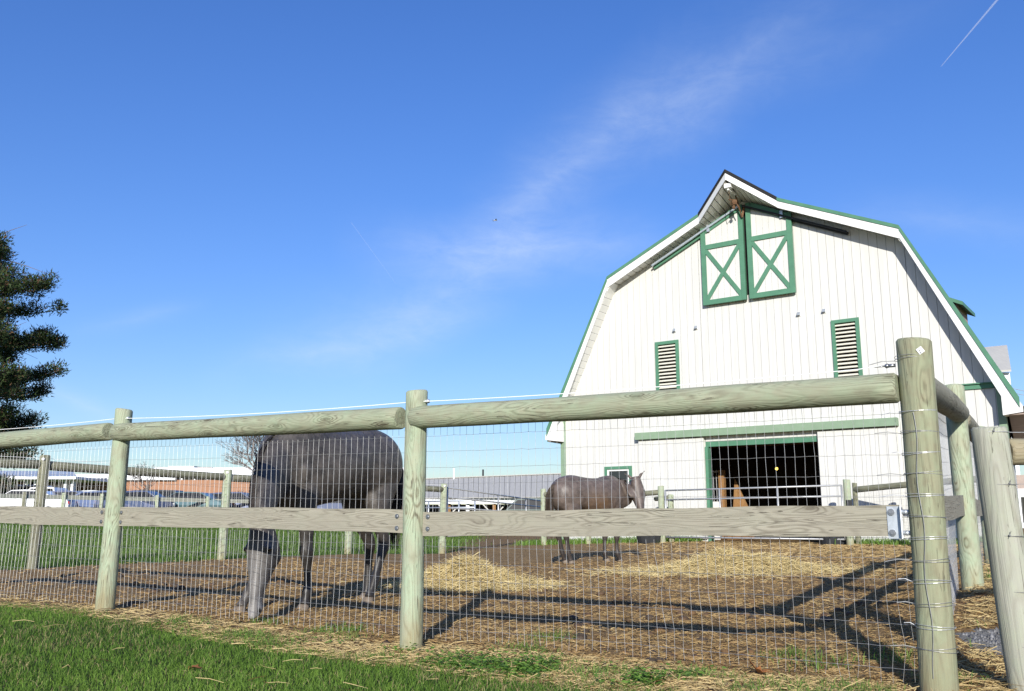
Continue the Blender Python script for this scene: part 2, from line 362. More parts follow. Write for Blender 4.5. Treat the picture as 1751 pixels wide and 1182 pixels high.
def ground_mat(name, cols, sc=3, bump=.6, fine=60):
    m = bpy.data.materials.new(name); m.use_nodes = True; t = m.node_tree; b = t.nodes['Principled BSDF']; b.inputs['Roughness'].default_value = .95
    b.inputs['Specular IOR Level'].default_value = .1
    co = N(t, 'ShaderNodeTexCoord')
    def nz(s, d=6, r=.65):
        n = N(t, 'ShaderNodeTexNoise'); n.inputs['Scale'].default_value = s; n.inputs['Detail'].default_value = d; n.inputs['Roughness'].default_value = r
        t.links.new(co.outputs['Object'], n.inputs['Vector']); return n.outputs['Fac']
    a, f = nz(sc), nz(fine, 4, .7)
    mx = N(t, 'ShaderNodeMath', operation='MULTIPLY_ADD'); mx.inputs[1].default_value = .55; t.links.new(f, mx.inputs[0])
    m2 = N(t, 'ShaderNodeMath', operation='MULTIPLY'); m2.inputs[1].default_value = .5; t.links.new(a, m2.inputs[0]); t.links.new(m2.outputs[0], mx.inputs[2])
    rp = N(t, 'ShaderNodeValToRGB'); e = rp.color_ramp.elements
    while len(e) < len(cols): e.new(.5)
    for i, c in enumerate(cols): e[i].position = .33+.4*i/(len(cols)-1); e[i].color = (*c, 1)
    t.links.new(mx.outputs[0], rp.inputs[0]); t.links.new(rp.outputs[0], b.inputs['Base Color'])
    bp = N(t, 'ShaderNodeBump'); bp.inputs['Strength'].default_value = bump; bp.inputs['Distance'].default_value = .02
    t.links.new(f, bp.inputs['Height']); t.links.new(bp.outputs[0], b.inputs['Normal']); return m
GM = {0: ground_mat('pen_dirt', [(.135, .084, .040), (.235, .155, .075), (.35, .25, .13)], 2.5),
      1: ground_mat('lawn_soil', [(.03, .05, .012), (.05, .075, .02), (.09, .10, .03)], 3),
      2: ground_mat('pasture_turf', [(.05, .09, .02), (.075, .13, .03), (.12, .16, .05)], .6, .8, 14),
      3: ground_mat('asphalt', [(.045, .045, .047), (.06, .06, .06), (.075, .075, .072)], 1),
      4: ground_mat('gravel', [(.11, .108, .10), (.20, .198, .19), (.34, .335, .32)], 4, 1.0, 45)}
GL = {0: ('ground', 'brown dirt floor of the horse pen and the verge round it', 'dirt'), 1: ('lawn', 'green lawn in the foreground', 'lawn'),
      2: ('pasture', 'green pasture beyond the pen', 'pasture'), 3: ('parking_lot', 'asphalt car park in front of the brick building', 'car park'),
      4: ('gravel_path', 'grey gravel path right of the corner post', 'path')}
for k in range(5):
    F = FALL[zone == k]
    if not len(F): continue
    used, inv = np.unique(F, return_inverse=True)
    o = np_mesh(GL[k][0], VALL[used], inv.reshape(F.shape), GM[k], smooth=True)
    tag(o, GL[k][1], GL[k][2], kind='structure')

# ---------------------------------------------------------------- barn
A_ = R(36.1); U0 = 7.75
barn = empty('barn', (U0*math.cos(A_), 28-U0*math.sin(A_), 0), -A_)
tag(barn, 'white gambrel barn with green trim, crossed loft doors and an open doorway', 'barn')
BD = 21.0; SKW = .1195
def roof_z(x):
    x = abs(x); return 9.44-.452*x if x < 4.0 else 7.632-(x-4.0)*2.03
def loc(px, py, off=0):
    """pixel -> barn local coordinates on the plane `off` metres in front of the facade"""
    u = Vector((math.cos(A_), -math.sin(A_), 0)); n = Vector((-math.sin(A_), -math.cos(A_), 0))
    d = ray(px, py); o = Vector((0, 28, CZ))+n*off; o0 = Vector((0, 0, CZ))
    t = ((o-o0).dot(n))/(d.dot(n)); q = o0+d*t-o
    return q.dot(u)-U0, q.z+CZ
UW = .22           # roof build-up below the outer line
def wtop(x): return roof_z(x)-UW-(.12 if abs(x) > 4 else 0)
XL, XR = -5.85, 5.72
ZB = .17
opens = [(-1.35, 1.65, -1, 2.80), (-2.73, -2.02, 4.02, 5.64), (2.15, 2.82, 4.02, 5.64), (-4.44, -3.57, 1.35, 2.23)]
kx = sorted([XL]+[XL+.205*i for i in range(1, 57)]+[XR])
BT = 3.72
for i in range(len(kx)-1):
    a, b = kx[i]+.004, kx[i+1]-.004
    if b-a < .02: continue
    cuts = sorted({a, b} | {c for o in opens for c in o[:2] if a < c < b} | ({-4.0, 4.0, 0} & {c for c in (-4.0, 4.0, 0) if a < c < b}))
    for p, q in zip(cuts[:-1], cuts[1:]):
        if q-p < .01: continue
        zs = [(ZB, BT-.06), (BT+.06, 99)]
        for o in opens:
            if o[0] < (p+q)/2 < o[1]:
                nz_ = []
                for z0, z1 in zs:
                    if o[3] <= z0 or o[2] >= z1: nz_.append((z0, z1)); continue
                    if o[2] > z0: nz_.append((z0, o[2]))
                    if o[3] < z1: nz_.append((o[3], z1))
                zs = nz_
        for z0, z1 in zs:
            t0, t1 = (min(z1, wtop(p)), min(z1, wtop(q)))
            if min(t0, t1) <= z0+.02: 
                if max(t0, t1) <= z0+.03: continue
                t0 = max(t0, z0+.005); t1 = max(t1, z0+.005)
            jj = rnd.uniform(-.0015, .0015)
            MB().prism([(p, z0), (q, z0), (q, t1), (p, t0)], -.04+jj, 0).build('siding_board', M_['white'], barn)
# backing wall with the doorway left open
def half(x0, x1, z0, z1f, y0, y1, name, m, n=14):
    mb = MB(); xs = np.linspace(x0, x1, n)
    poly = [(x0, z0), (x1, z0)]+[(x, z1f(x)) for x in xs[::-1]]
    mb.prism(poly, y0, y1); return mb.build(name, m, barn)
M_['groove'] = mat('siding_groove', (.62, .62, .57), .8, 0, .05, 3)
half(XL, -1.35, ZB, lambda x: wtop(x)-.02, .002, .1, 'wall', M_['groove'])
half(1.65, XR, ZB, lambda x: wtop(x)-.02, .002, .1, 'wall', M_['groove'])
half(-1.35, 1.65, 2.80, lambda x: wtop(x)-.02, .002, .1, 'wall', M_['groove'])
def sk(x, y): return x-SKW*y
def slab(mb, pts_front, y0, y1, thick=None):
    n = len(pts_front); vs = [(sk(x, y0), y0, z) for x, z in pts_front]+[(sk(x, y1), y1, z) for x, z in pts_front]
    mb.add(vs, [tuple(range(n)), tuple(range(2*n-1, n-1, -1))]+[(i, i+n, (i+1) % n+n, (i+1) % n) for i in range(n)])
# side walls, rear wall
for s, xx in ((-1, XL), (1, XR)):
    mb = MB(); slab(mb, [(xx-(.1 if s > 0 else 0), ZB), (xx+(.1 if s < 0 else 0), ZB), (xx+(.1 if s < 0 else 0), wtop(xx)), (xx-(.1 if s > 0 else 0), wtop(xx))], .1, BD)
    mb.build('side_wall', M_['white'], barn)
mb = MB(); slab(mb, [(XL, ZB), (XR, ZB), (XR, wtop(XR)), (4, wtop(3.99)), (0, wtop(0)), (-4, wtop(3.99)), (XL, wtop(XL))], BD, BD+.1); mb.build('rear_wall', M_['white'], barn)
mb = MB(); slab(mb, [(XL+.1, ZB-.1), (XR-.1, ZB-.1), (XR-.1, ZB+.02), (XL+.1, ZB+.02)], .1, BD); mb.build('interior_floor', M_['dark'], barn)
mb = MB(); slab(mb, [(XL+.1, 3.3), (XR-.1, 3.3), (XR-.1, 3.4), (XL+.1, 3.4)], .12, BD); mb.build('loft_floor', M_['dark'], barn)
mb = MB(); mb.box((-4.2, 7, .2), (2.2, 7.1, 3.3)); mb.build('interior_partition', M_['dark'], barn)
mb = MB()
for y in (1.5, 3.5, 5.5): mb.box((-4.5, y, 3.05), (4.5, y+.12, 3.29))
mb.build('loft_joist', LW, barn)
# roof: two slopes a side; the ridge runs out in a prow over the loft doors
RO = .45; PR = 1.12; HX = 1.1; AZ = 9.74
def roofpoly(mb, q, th):
    """q: outer top points; thickness th straight down"""
    n = len(q); vs = [Vector(p) for p in q]+[Vector(p)-Vector((0, 0, th)) for p in q]
    mb.add(vs, [tuple(range(n)), tuple(range(2*n-1, n-1, -1))]+[(i, (i+1) % n, (i+1) % n+n, i+n) for i in range(n)])
EX = 6.14; EZ = roof_z(EX)
for s in (-1, 1):
    mb = MB()
    q = [(0, -PR, AZ), (s*HX, -RO, roof_z(HX)), (0, -.05, 9.46)]; roofpoly(mb, q if s > 0 else q[::-1], .05)
    q = [(0, -.05, 9.46), (s*HX, -RO, roof_z(HX)), (s*4.0, -RO, roof_z(4.0)), (sk(s*4.0, BD+.3), BD+.3, roof_z(4.0)), (sk(0, BD+.3), BD+.3, 9.44)]
    roofpoly(mb, q if s > 0 else q[::-1], .05); mb.build('roof_upper_slope', M_['black'], barn)
    mb = MB(); q = [(s*4.0, -RO, roof_z(4.0)), (s*EX, -RO, EZ), (sk(s*EX, BD+.3), BD+.3, EZ), (sk(s*4.0, BD+.3), BD+.3, roof_z(4.0))]
    roofpoly(mb, q if s > 0 else q[::-1], .05); mb.build('roof_lower_slope', M_['black'], barn)
# rake boards: green drip edge above, white fascia below
def rake(name, m, path, t0, t1, y0s, th):
    """band between vertical offsets t0 > t1 below the roof line; per point y"""
    for (x0, z0, ya), (x1, z1, yb) in zip(path[:-1], path[1:]):
        vs = []
        for x, z, y in ((x0, z0, ya), (x1, z1, yb)):
            for dz in (t0(x), t1(x)):
                vs += [(x, y-th, z-dz), (x, y, z-dz)]
        MB().add(vs, [(0, 4, 5, 1), (2, 3, 7, 6), (0, 2, 6, 4), (1, 5, 7, 3), (0, 1, 3, 2), (4, 6, 7, 5)]).build(name, m, barn)
for s in (-1, 1):
    def P(x, y=-RO): return (s*x, roof_z(x), y)
    low = 2.26   # vertical stretch of the same board on the steep slope
    rake('rake_trim', M_['green'], [P(HX), P(4.0)], lambda x: -.03, lambda x: .06, 0, .05)
    rake('rake_trim', M_['green'], [P(4.0), P(EX)], lambda x: -.04*low if abs(x) > 4.01 else -.03, lambda x: .06*low if abs(x) > 4.01 else .10, 0, .05)
    rake('rake_trim', M_['black'], [(0, AZ, -PR), P(HX)], lambda x: -.05, lambda x: .05, 0, .05)
    rake('rake_fascia', M_['white_trim'], [(0, AZ, -PR), P(HX)], lambda x: .052, lambda x: .235, 0, .03)
    rake('rake_fascia', M_['white_trim'], [P(HX), P(4.0)], lambda x: .062, lambda x: .245 if abs(x) < 3.9 else .30, 0, .03)
    rake('rake_fascia', M_['white_trim'], [P(4.0), P(5.87)], lambda x: .062*low if abs(x) > 4.01 else .102, lambda x: .25*low if abs(x) > 4.01 else .30, 0, .03)
    MB().add([(s*(3.86), y_, roof_z(3.86)-.222) for y_ in (-RO+.003, -.01)]+[(s*4.04, y_, roof_z(4.04)-.345) for y_ in (-.01, -RO+.003)]+[(s*3.86, y_, roof_z(3.86)-.19) for y_ in (-RO+.003, -.01)]+[(s*4.04, y_, roof_z(4.04)-.2) for y_ in (-.01, -RO+.003)], [(0, 1, 2, 3), (7, 6, 5, 4), (0, 4, 5, 1), (1, 5, 6, 2), (2, 6, 7, 3), (3, 7, 4, 0)]).build('soffit_board', M_['soffit'], barn)
    # boxed return at the eave
    poly = [(s*5.80, 3.0), (s*(EX+.05), 3.05), (s*(EX+.05), EZ-.11), (s*5.865, roof_z(5.865)-.135), (s*5.80, 3.5)]
    if s < 0: poly = poly[::-1]
    MB().prism(poly, -RO-.025, -.045).build('eave_return', M_['white_trim'], barn)
# soffit boards of the rake overhang, one by one
def soffits(xa, xb, step, m, ya=lambda x: -RO+.002, up=lambda x: 0):
    n = max(1, int(abs(math.hypot(xb-xa, roof_z(xb)-roof_z(xa)))/step))
    for i in range(n):
        f0, f1 = i/n, (i+1)/n-.012/step*1/n*2
        x0 = xa+(xb-xa)*f0; x1 = xa+(xb-xa)*f1
        dz = .222 if abs(x0) < 4.0 and abs(x1) <= 4.0 else .345
        vs = [(x0, ya(x0), roof_z(x0)-dz+up(x0)), (x1, ya(x1), roof_z(x1)-dz+up(x1)), (x1, -.01, roof_z(x1)-dz), (x0, -.01, roof_z(x0)-dz)]
        vs = vs+[(v[0], v[1], v[2]+.02) for v in vs]
        MB().add(vs, [(0, 1, 2, 3), (7, 6, 5, 4), (0, 4, 5, 1), (1, 5, 6, 2), (2, 6, 7, 3), (3, 7, 4, 0)]).build('soffit_board', m, barn)
for s in (-1, 1):
    soffits(s*4.02, s*5.85, .21, M_['soffit']); soffits(s*HX, s*3.85, .21, M_['soffit'])
    soffits(s*.02, s*HX, .16, M_['soffit'], lambda x: -PR+.03+(PR-RO)*abs(x)/HX, lambda x: (AZ-9.46)*(1-abs(x)/HX))
# eave soffit along the sides
for s in (-1, 1):
    mb = MB(); x0, x1 = s*5.86, s*(EX+.04)
    slab(mb, [(min(x0, x1), 3.0), (max(x0, x1), 3.0), (max(x0, x1), 3.03), (min(x0, x1), 3.03)], -RO+.02, BD); mb.build('eave_soffit', M_['soffit_brown'], barn)
    mb = MB(); xo = s*(EX+.05); slab(mb, [(xo-.02, 3.0), (xo+.02, 3.0), (xo+.02, 3.22), (xo-.02, 3.22)], -RO+.02, BD); mb.build('eave_fascia', M_['green'], barn)
# belt trim and corner boards
MB().box((XL-.02, -.085, BT-.055), (XR+.02, .0, BT+.05)).build('belt_trim', M_['green'], barn)
MB().box((XL-.04, -.13, BT+.05), (XR+.04, .0, BT+.075)).build('belt_cap', M_['green'], barn)
for xx in (XL, XR): MB().box((xx-.07, -.07, ZB), (xx+.09, .06, BT-.06)).build('corner_board', M_['green_pale'], barn)
MB().box((XL, -.07, -.1), (-1.4, .1, ZB)).build('foundation', M_['concrete'], barn)
MB().box((1.7, -.07, -.1), (XR, .1, ZB)).build('foundation', M_['concrete'], barn)
# louvred vents
for (a, b, z0, z1), lb in zip(opens[1:3], ('left louvred vent', 'right louvred vent')):
    fr = MB(); w = .085
    fr.box((a, -.09, z0), (a+w, 0, z1)).box((b-w, -.09, z0), (b, 0, z1)).box((a+w, -.088, z1-w), (b-w, 0, z1)).box((a+w, -.088, z0), (b-w, 0, z0+w))
    fo = fr.build('louver_frame', M_['green'], barn)
    MB().box((a+.01, -.003, z0+.01), (b-.01, .0015, z1-.01)).build('louver_backing', M_['void'], fo)  # flat black panel puts the shade between the slats into colour
    n = 15; me = None
    for k in range(n):
        z = z0+w+(z1-z0-2*w)*(k+.45)/n
        if me is None:
            so = MB().obox((a+w, 0, 0), (b-w, 0, 0), .07, .014, (0, -.62, .78)).build('louver_slat', M_['louver'], fo, loc=(0, -.045, z)); me = so.data
        else:
            so = bpy.data.objects.new('louver_slat', me); SC.collection.objects.link(so); so.parent = fo; so.location = (0, -.045, z)
# loft doors
def loft_door(x0, x1, zb, tl, tr, hinge):
    Y0 = -.17
    root = MB().prism([(x0+.02, zb+.02), (x1-.02, zb+.02), (x1-.02, tr-.05), (x0+.02, tl-.05)], Y0+.03, Y0+.05).build('loft_door', M_['groove'], barn)
    n = 6
    for k in range(n):
        a = x0+.1+(x1-x0-.2)*k/n; b = x0+.1+(x1-x0-.2)*(k+1)/n-.008
        za = tl+(tr-tl)*(a-x0)/(x1-x0); zb_ = tl+(tr-tl)*(b-x0)/(x1-x0)
        MB().prism([(a, zb+.1), (b, zb+.1), (b, zb_-.1), (a, za-.1)], Y0+.018, Y0+.03).build('door_board', M_['white'], root)
    w = .13; G = M_['green']
    MB().box((x0, Y0-.02, zb), (x0+w, Y0+.06, tl)).build('frame_stile', G, root)
    MB().box((x1-w, Y0-.02, zb), (x1, Y0+.06, tr)).build('frame_stile', G, root)
    MB().box((x0+w, Y0-.018, zb), (x1-w, Y0+.058, zb+w)).build('frame_rail', G, root)
    zm = 8.02; MB().box((x0+w, Y0-.018, zm), (x1-w, Y0+.016, zm+w)).build('frame_rail', G, root)
    MB().obox((x0+w, Y0, tl-.085), (x1-w, Y0, tr-.085), .036, .17).build('frame_rail', G, root)
    za, zc = zb+w, zm
    MB().obox((x0+w-.03, Y0-.004, za-.02), (x1-w+.03, Y0-.004, zc+.02), .022, .11).build('cross_brace', G, root)
    MB().obox((x0+w-.03, Y0+.002, zc+.02), (x1-w+.03, Y0+.002, za-.02), .022, .11).build('cross_brace', G, root)
    MB().box((hinge-.04, Y0-.05, min(tl, tr)-.13), (hinge+.04, Y0-.02, min(tl, tr)+.06)).build('roller_hanger', M_['galv'], root)
loft_door(-1.19, .035, 6.47, 8.64, 9.1, -.95)
loft_door(.125, 1.34, 6.47, 9.1, 8.63, 1.1)
MB().box((-.6, -.055, 6.62), (.8, -.042, 9.0)).build('loft_shade_sheet', M_['void'], barn)  # black sheet painted for the dark behind the doors; no opening is cut
for s, xe in ((-1, -2.68), (1, 2.72)):
    zt = lambda x: roof_z(x)-.40
    MB().obox((s*.05, -.22, zt(0)), (xe, -.22, zt(xe)), .05, .05).build('door_track', M_['rubber'] if s > 0 else M_['galv'], barn)  # right track is black to paint in the shadow under the eave
    MB().obox((s*.05, -.10, zt(0)-.02), (xe, -.10, zt(xe)-.02), .07, .13 if s < 0 else .08).build('track_board', M_['green'] if s < 0 else M_['rubber'], barn)  # right board coloured black for its shadow, left keeps the green paint
# hay hoist under the prow
hz = 9.16
hb = MB().obox((0, -1.0, hz+.13), (0, -.1, hz+.13), .05, .06).build('hoist_beam', M_['soffit'], barn)
h2 = MB(); h2.obox((.0, -.5, hz+.1), (.05, -.25, hz-.45), .03, .03).obox((.05, -.25, hz-.45), (.12, -.2, hz-.1), .02, .05)
h2.blob((.0, -.62, hz-.12), (.09, .05, .09)); h2.blob((-.02, -.62, hz-.26), (.05, .05, .07)); h2.tube([(0, -.95, hz+.1), (-.03, -.8, hz-.25), (.02, -.55, hz-.15)], .008, 4)
h2.tube([(-.15, -.62, hz-.02), (.02, -.62, hz-.06), (.1, -.6, hz-.28)], .015, 5)
h2.build('hoist_pulley', M_['grille'], hb)
MB().box((-.09, -1.04, 9.32), (.09, -.9, 9.44)).build('ridge_lamp', M_['white_trim'], barn)
# small wall vents
for x in (-2.13, -1.48, 1.35, 1.99):
    mb = MB(); mb.box((x-.045, -.06, 5.86), (x+.045, -.04, 5.97)); o = mb.build('wall_vent', M_['white_trim'], barn)
    MB().add([(x-.04, -.06, 5.88), (x+.04, -.06, 5.88), (x+.04, -.13, 5.88), (x-.04, -.13, 5.88), (x-.04, -.06, 5.97), (x+.04, -.06, 5.97)],
             [(3, 2, 1, 0), (3, 4, 5, 2), (0, 4, 3), (1, 2, 5), (0, 1, 5, 4)]).build('vent_hood', M_['galv'], o)
# ground floor doorway, sliding doors and their track cover
MB().box((-3.36, -.24, 2.93), (3.55, -.04, 3.12)).build('door_track_cover', M_['green_pale'], barn)
def slider(x0, x1, lab):
    root = MB().box((x0, -.12, .28), (x1, -.09, 2.9)).build('sliding_door', M_['groove'], barn)
    n = int(round((x1-x0)/.205))
    for k in range(n):
        a = x0+(x1-x0)*k/n+.004; b = x0+(x1-x0)*(k+1)/n-.004
        MB().box((a, -.145, .27), (b, -.12, 2.9)).build('door_board', M_['white'], root)
    return root
slider(-3.3, -1.36, ''); slider(1.66, 3.5, '')
MB().box((-1.35, -.03, 2.66), (1.65, .08, 2.80)).build('door_lintel', M_['green'], barn)
MB().box((-1.352, -.08, ZB), (-1.27, .1, 2.66)).build('door_jamb', M_['green'], barn)
MB().box((1.60, -.03, ZB), (1.648, .1, 2.66)).build('door_jamb', M_['dark'], barn)
# little window left of the door
a, b, z0, z1 = opens[3]
wf = MB(); w = .08
wf.box((a, -.09, z0), (a+w, 0, z1)).box((b-w, -.09, z0), (b, 0, z1)).box((a+w, -.088, z1-w), (b-w, 0, z1)).box((a+w, -.088, z0), (b-w, 0, z0+w))
wo_ = wf.build('window', M_['green'], barn)
w2 = MB(); a += w; b -= w; z0 += w; z1 -= w; w = .05
w2.box((a, -.06, z0), (a+w, -.01, z1)).box((b-w, -.06, z0), (b, -.01, z1)).box((a+w, -.058, z1-w), (b-w, -.01, z1)).box((a+w, -.058, z0), (b-w, -.01, z0+w))
w2.build('window_sash', M_['white_trim'], wo_)
M_['glass'] = mat('dark_window_glass', (.02, .022, .025), .08, 0, .1, 3, spec=.8)
MB().box((a+w, -.03, z0+w), (b-w, -.02, z1-w)).build('window_pane', M_['glass'], wo_)
# horse stall just inside on the left
sy = 1.6; xl, zl = loc(1208, 808, -sy); xr, _ = loc(1229, 811, -sy); xr2, _ = loc(1238, 811, -sy)
st = MB().box((xl-.5, sy, ZB), (xr, sy+.06, 1.25)).build('stall_front', M_['white_trim'], barn)
mb = MB()
for k in range(9):
    x = xl-.45+(xr-xl+.45)*k/9; MB().tube([(x, sy+.03, 1.25), (x, sy+.03, 2.08)], .012, 6).build('stall_bar', M_['steel'], st)
MB().box((xl-.5, sy-.01, 2.06), (xr, sy+.07, 2.12)).build('stall_top_rail', M_['steel'], st)
MB().box((xr, sy-.04, ZB), (xr2, sy+.1, 2.12)).build('stall_post', LW, barn)
x1_, _ = loc(1290, 925, -sy)
for k in range(4): MB().box((xr2+.02, sy, ZB+.02+k*.16), (x1_, sy+.04, ZB+.165+k*.16)).build('stall_board', LW, barn)
MB().add([(xr2, sy+.5, .9), (xr2+.55, sy+.5, .9), (xr2+.1, sy+.5, 1.9), (xr2, sy+.54, .9), (xr2+.55, sy+.54, .9), (xr2+.1, sy+.54, 1.9)], [(0, 1, 2), (5, 4, 3), (0, 3, 4, 1), (1, 4, 5, 2), (2, 5, 3, 0)]).build('stall_board', LW, barn)
bx, bz = loc(1328, 801.7, -4.5)
lamp = MB().blob((bx, 4.5, bz), .05).build('lamp_bulb', M_['bulb'], barn, smooth=True)
MB().tube([(bx, 4.5, bz+.04), (bx, 4.5, 3.3)], .012, 5).build('lamp_cord', M_['rubber'], lamp)
# dormer on the right roof slope
ax = roof_z(4.7); dx = 4.45; y0, y1 = 3.4, 5.0
d0, e0 = loc(1640, 520, -3.2); sl = roof_z(4.3)
mb = MB(); mb.prism([(4.2, 6.3), (d0-.05, e0-.35), (d0-.05, e0), (4.2, e0)], 3.2, 4.6); do = mb.build('dormer', M_['soffit_brown'], barn)
mb = MB(); roofpoly(mb, [(4.1, 3.0, e0+.30), (d0+.12, 3.0, e0+.02), (d0+.12, 4.8, e0+.02), (4.1, 4.8, e0+.30)], .10); mb.build('dormer_roof', M_['green'], do)

# ---------------------------------------------------------------- timber builders
def log(name, p0, p1, r, m, parent, r1=None, seg=18, ns=20, seed=0, bev=.012, ends=True):
    """round timber along local Z from p0 to p1"""
    p0 = Vector(p0); p1 = Vector(p1); L = (p1-p0).length; r1 = r1 or r; rr = random.Random(seed)
    ph = rr.uniform(0, 9); mb = MB(); vs = []; fs = []
    zs = [0]+[bev]+[L*k/ns for k in range(1, ns)]+[L-bev, L]
    for i, z in enumerate(zs):
        f = z/L; ra = r+(r1-r)*f; ra *= 1+.018*math.sin(ph+z*3.1)+.012*math.sin(ph*2+z*7.7)
        if i in (0, len(zs)-1): ra -= bev*.8
        cxo = .006*math.sin(ph+z*1.3); cyo = .006*math.cos(ph*1.7+z*1.1)
        for k in range(seg):
            a = 2*math.pi*k/seg; rk = ra*(1+.012*math.sin(3*a+ph+z*.8)+.008*math.sin(5*a-ph+z*1.9))
            vs.append((cxo+rk*math.cos(a), cyo+rk*math.sin(a), z+(.006*math.sin(a+ph) if i >= len(zs)-2 else 0)))
    for i in range(len(zs)-1):
        for k in range(seg):
            a, b = i*seg+k, i*seg+(k+1) % seg; fs.append((a, b, b+seg, a+seg))
    mb.add(vs, fs+[tuple(range(seg-1, -1, -1)), tuple(range(len(vs)-seg, len(vs)))])
    q = (p1-p0).to_track_quat('Z', 'Y')
    o = mb.build(name, m, parent, smooth=True); o.location = p0; o.rotation_mode = 'QUATERNION'; o.rotation_quaternion = q
    me = o.data; me.polygons[-1].use_smooth = False; me.polygons[-2].use_smooth = False
    return o
def board(name, p0, p1, w, h, m, parent, n=16, seed=0, amp=.003):
    """plank along local X, w thick (local Y), h tall (local Z)"""
    p0 = Vector(p0); p1 = Vector(p1); L = (p1-p0).length; rr = random.Random(seed); ph = rr.uniform(0, 9)
    vs = []; fs = []
    for i in range(n+1):
        x = L*i/n; a = amp*math.sin(ph+x*5); b = amp*math.sin(ph*2+x*7.3); c = .01*math.sin(ph+x*.9)
        vs += [(x, -w/2, -h/2+a+c), (x, w/2, -h/2+a+c), (x, w/2, h/2+b+c), (x, -w/2, h/2+b+c)]
    for i in range(n):
        k = i*4; fs += [(k, k+4, k+5, k+1), (k+1, k+5, k+6, k+2), (k+2, k+6, k+7, k+3), (k+3, k+7, k+4, k)]
    fs += [(0, 1, 2, 3), (n*4+3, n*4+2, n*4+1, n*4)]
    o = MB().add(vs, fs).build(name, m, parent); o.location = p0
    d = p1-p0; o.rotation_euler = (0, -math.atan2(d.z, math.hypot(d.x, d.y)), math.atan2(d.y, d.x)); return o
def wire_mesh(name, A, B, off, zt, nrows, m, parent, dx=.0508, dz=.1016, r=.0012, seed=0, bend=.004, kink=(), botz=None, knots=True, nside=3, verts=True):
    """woven fence fabric between plan points A and B; zt(f) height of the top wire at fraction f"""
    A = np.array(A, float); B = np.array(B, float); L = np.linalg.norm(B-A); u = (B-A)/L; n = np.array([-u[1], u[0]])
    rr = random.Random(seed); nc = int(L/dx); mb = MB()
    def pt(s, k, j=0):
        f = s/L; z = zt(f)-k*dz
        z += .004*math.sin(s*2.1+k*.9+seed)
        bulge = .012*math.sin(s*1.7+seed)+.02*max(0, (k-8)/5)*math.sin(s*1.1+1+seed)
        x = A+u*s+n*(off+bulge); return Vector((x[0], x[1], z))
    xs = [dx*(i+.5) for i in range(nc)]
    jit = {}
    for i, s in enumerate(xs):
        lean = bend*1.2*math.sin(s*1.1+seed)
        for k in range(nrows):
            d = rr.gauss(0, bend*.35)+lean*(k/nrows)*2
            for (ks, kk, am) in kink: d += am*math.exp(-((s-ks)/.07)**2-((k-kk)/.9)**2)
            p = pt(s+d, k); p.z += rr.gauss(0, .0012); jit[i, k] = p
    for k in range(nrows):
        pts = [pt(0, k)]+[jit[i, k] for i in range(nc)]+[pt(L, k)]
        mb.tube(pts, r, nside, False)
    if verts:
        for i in range(nc):
            pts = [jit[i, k] for k in range(nrows)]
            e = pts[-1]; zz = (botz if botz is not None else e.z-.06); pts.append(Vector((e.x+rr.gauss(0, .004), e.y, zz+rr.uniform(-.01, .01))))
            mb.tube(pts, r*.92, nside, False)
    if knots:
        for i in range(nc):
            for k in range(nrows):
                p = jit[i, k]; s = r*2.1
                mb.add([p+Vector(q)*s for q in ((1.3,0,0),(-1.3,0,0),(0,1,0),(0,-1,0),(0,0,1),(0,0,-1))], [(0,2,4),(2,1,4),(1,3,4),(3,0,4),(2,0,5),(1,2,5),(3,1,5),(0,3,5)])
    o = mb.build(name, m, parent); o['kind'] = 'stuff'; return o

# ---------------------------------------------------------------- front fence
SP = 3.083
ff = empty('front_fence', (FC[0], FC[1], 0)); tag(ff, 'weathered green-grey log fence with wire mesh along the edge of the lawn', 'fence')
ffo = Vector((FC[0], FC[1], 0))
def FP(k, off=0, z=0, s=0):       # k-th post left of the corner, in the fence's local frame
    p = FC-FU*(SP*k)+FU*s+FN*off; return Vector((p[0], p[1], z))-ffo
tops = {0: 1.70, 1: 1.66, 2: 1.72, 3: 1.72, 4: 1.72}
leans = {0: (.0, 0), 1: (.025, 0), 2: (.05, 0), 3: (.0, 0), 4: (0, 0)}
rad = {0: .084, 1: .074, 2: .073, 3: .074, 4: .074}
zgl = {k: gz(*(FC-FU*SP*k)) for k in range(5)}
for k in range(4):
    b = FP(k, 0, zgl[k]-.25); t = FP(k, 0, tops[k], leans[k][0])
    po = log('post', b, t, rad[k], CW if k == 0 else PW, ff, rad[k]*.97, 24, 26, seed=k+3)
    if k == 1:      # rust mark near the top of this post
        a = FP(1, -.0735, 1.515, .018)
        for dx_ in range(9):
            an = R(-24+dx_*6)
            d = FU*math.sin(an)*.0748-FN*math.cos(an)*.0748; c = FC-FU*SP+FU*.018+d-np.array([ffo.x, ffo.y])
        an0, an1 = -30, 26; vs = []; 
        for j in range(11):
            an = R(an0+(an1-an0)*j/10); rr_ = .0757; c = -FU*SP*1+FU*.020+FU*math.sin(an)*rr_-FN*math.cos(an)*rr_
            e = .5*math.sin(j*2.3)*.004
            vs += [(c[0], c[1], 1.492+e), (c[0], c[1], 1.509-e*.6)]
        MB().add(vs, [(2*j, 2*j+2, 2*j+3, 2*j+1) for j in range(10)]).build('rust_stain', M_['rust'], po).matrix_parent_inverse = (Matrix.Translation(po.location) @ po.rotation_quaternion.to_matrix().to_4x4()).inverted()
rz_ = {0: 1.462, 1: 1.474, 2: 1.532, 3: 1.535, 4: 1.54}
for k in range(3):
    a = FP(k+1, -.035, rz_[k+1]-(.006 if k else 0), .015); b = FP(k, -.02, rz_[k], -.088 if k else -.078)
    log('top_rail', a, b, .0735, RW, ff, .076, 22, 26, seed=20+k)
bz_ = {0: .803, 1: .796, 2: .83, 3: .85}
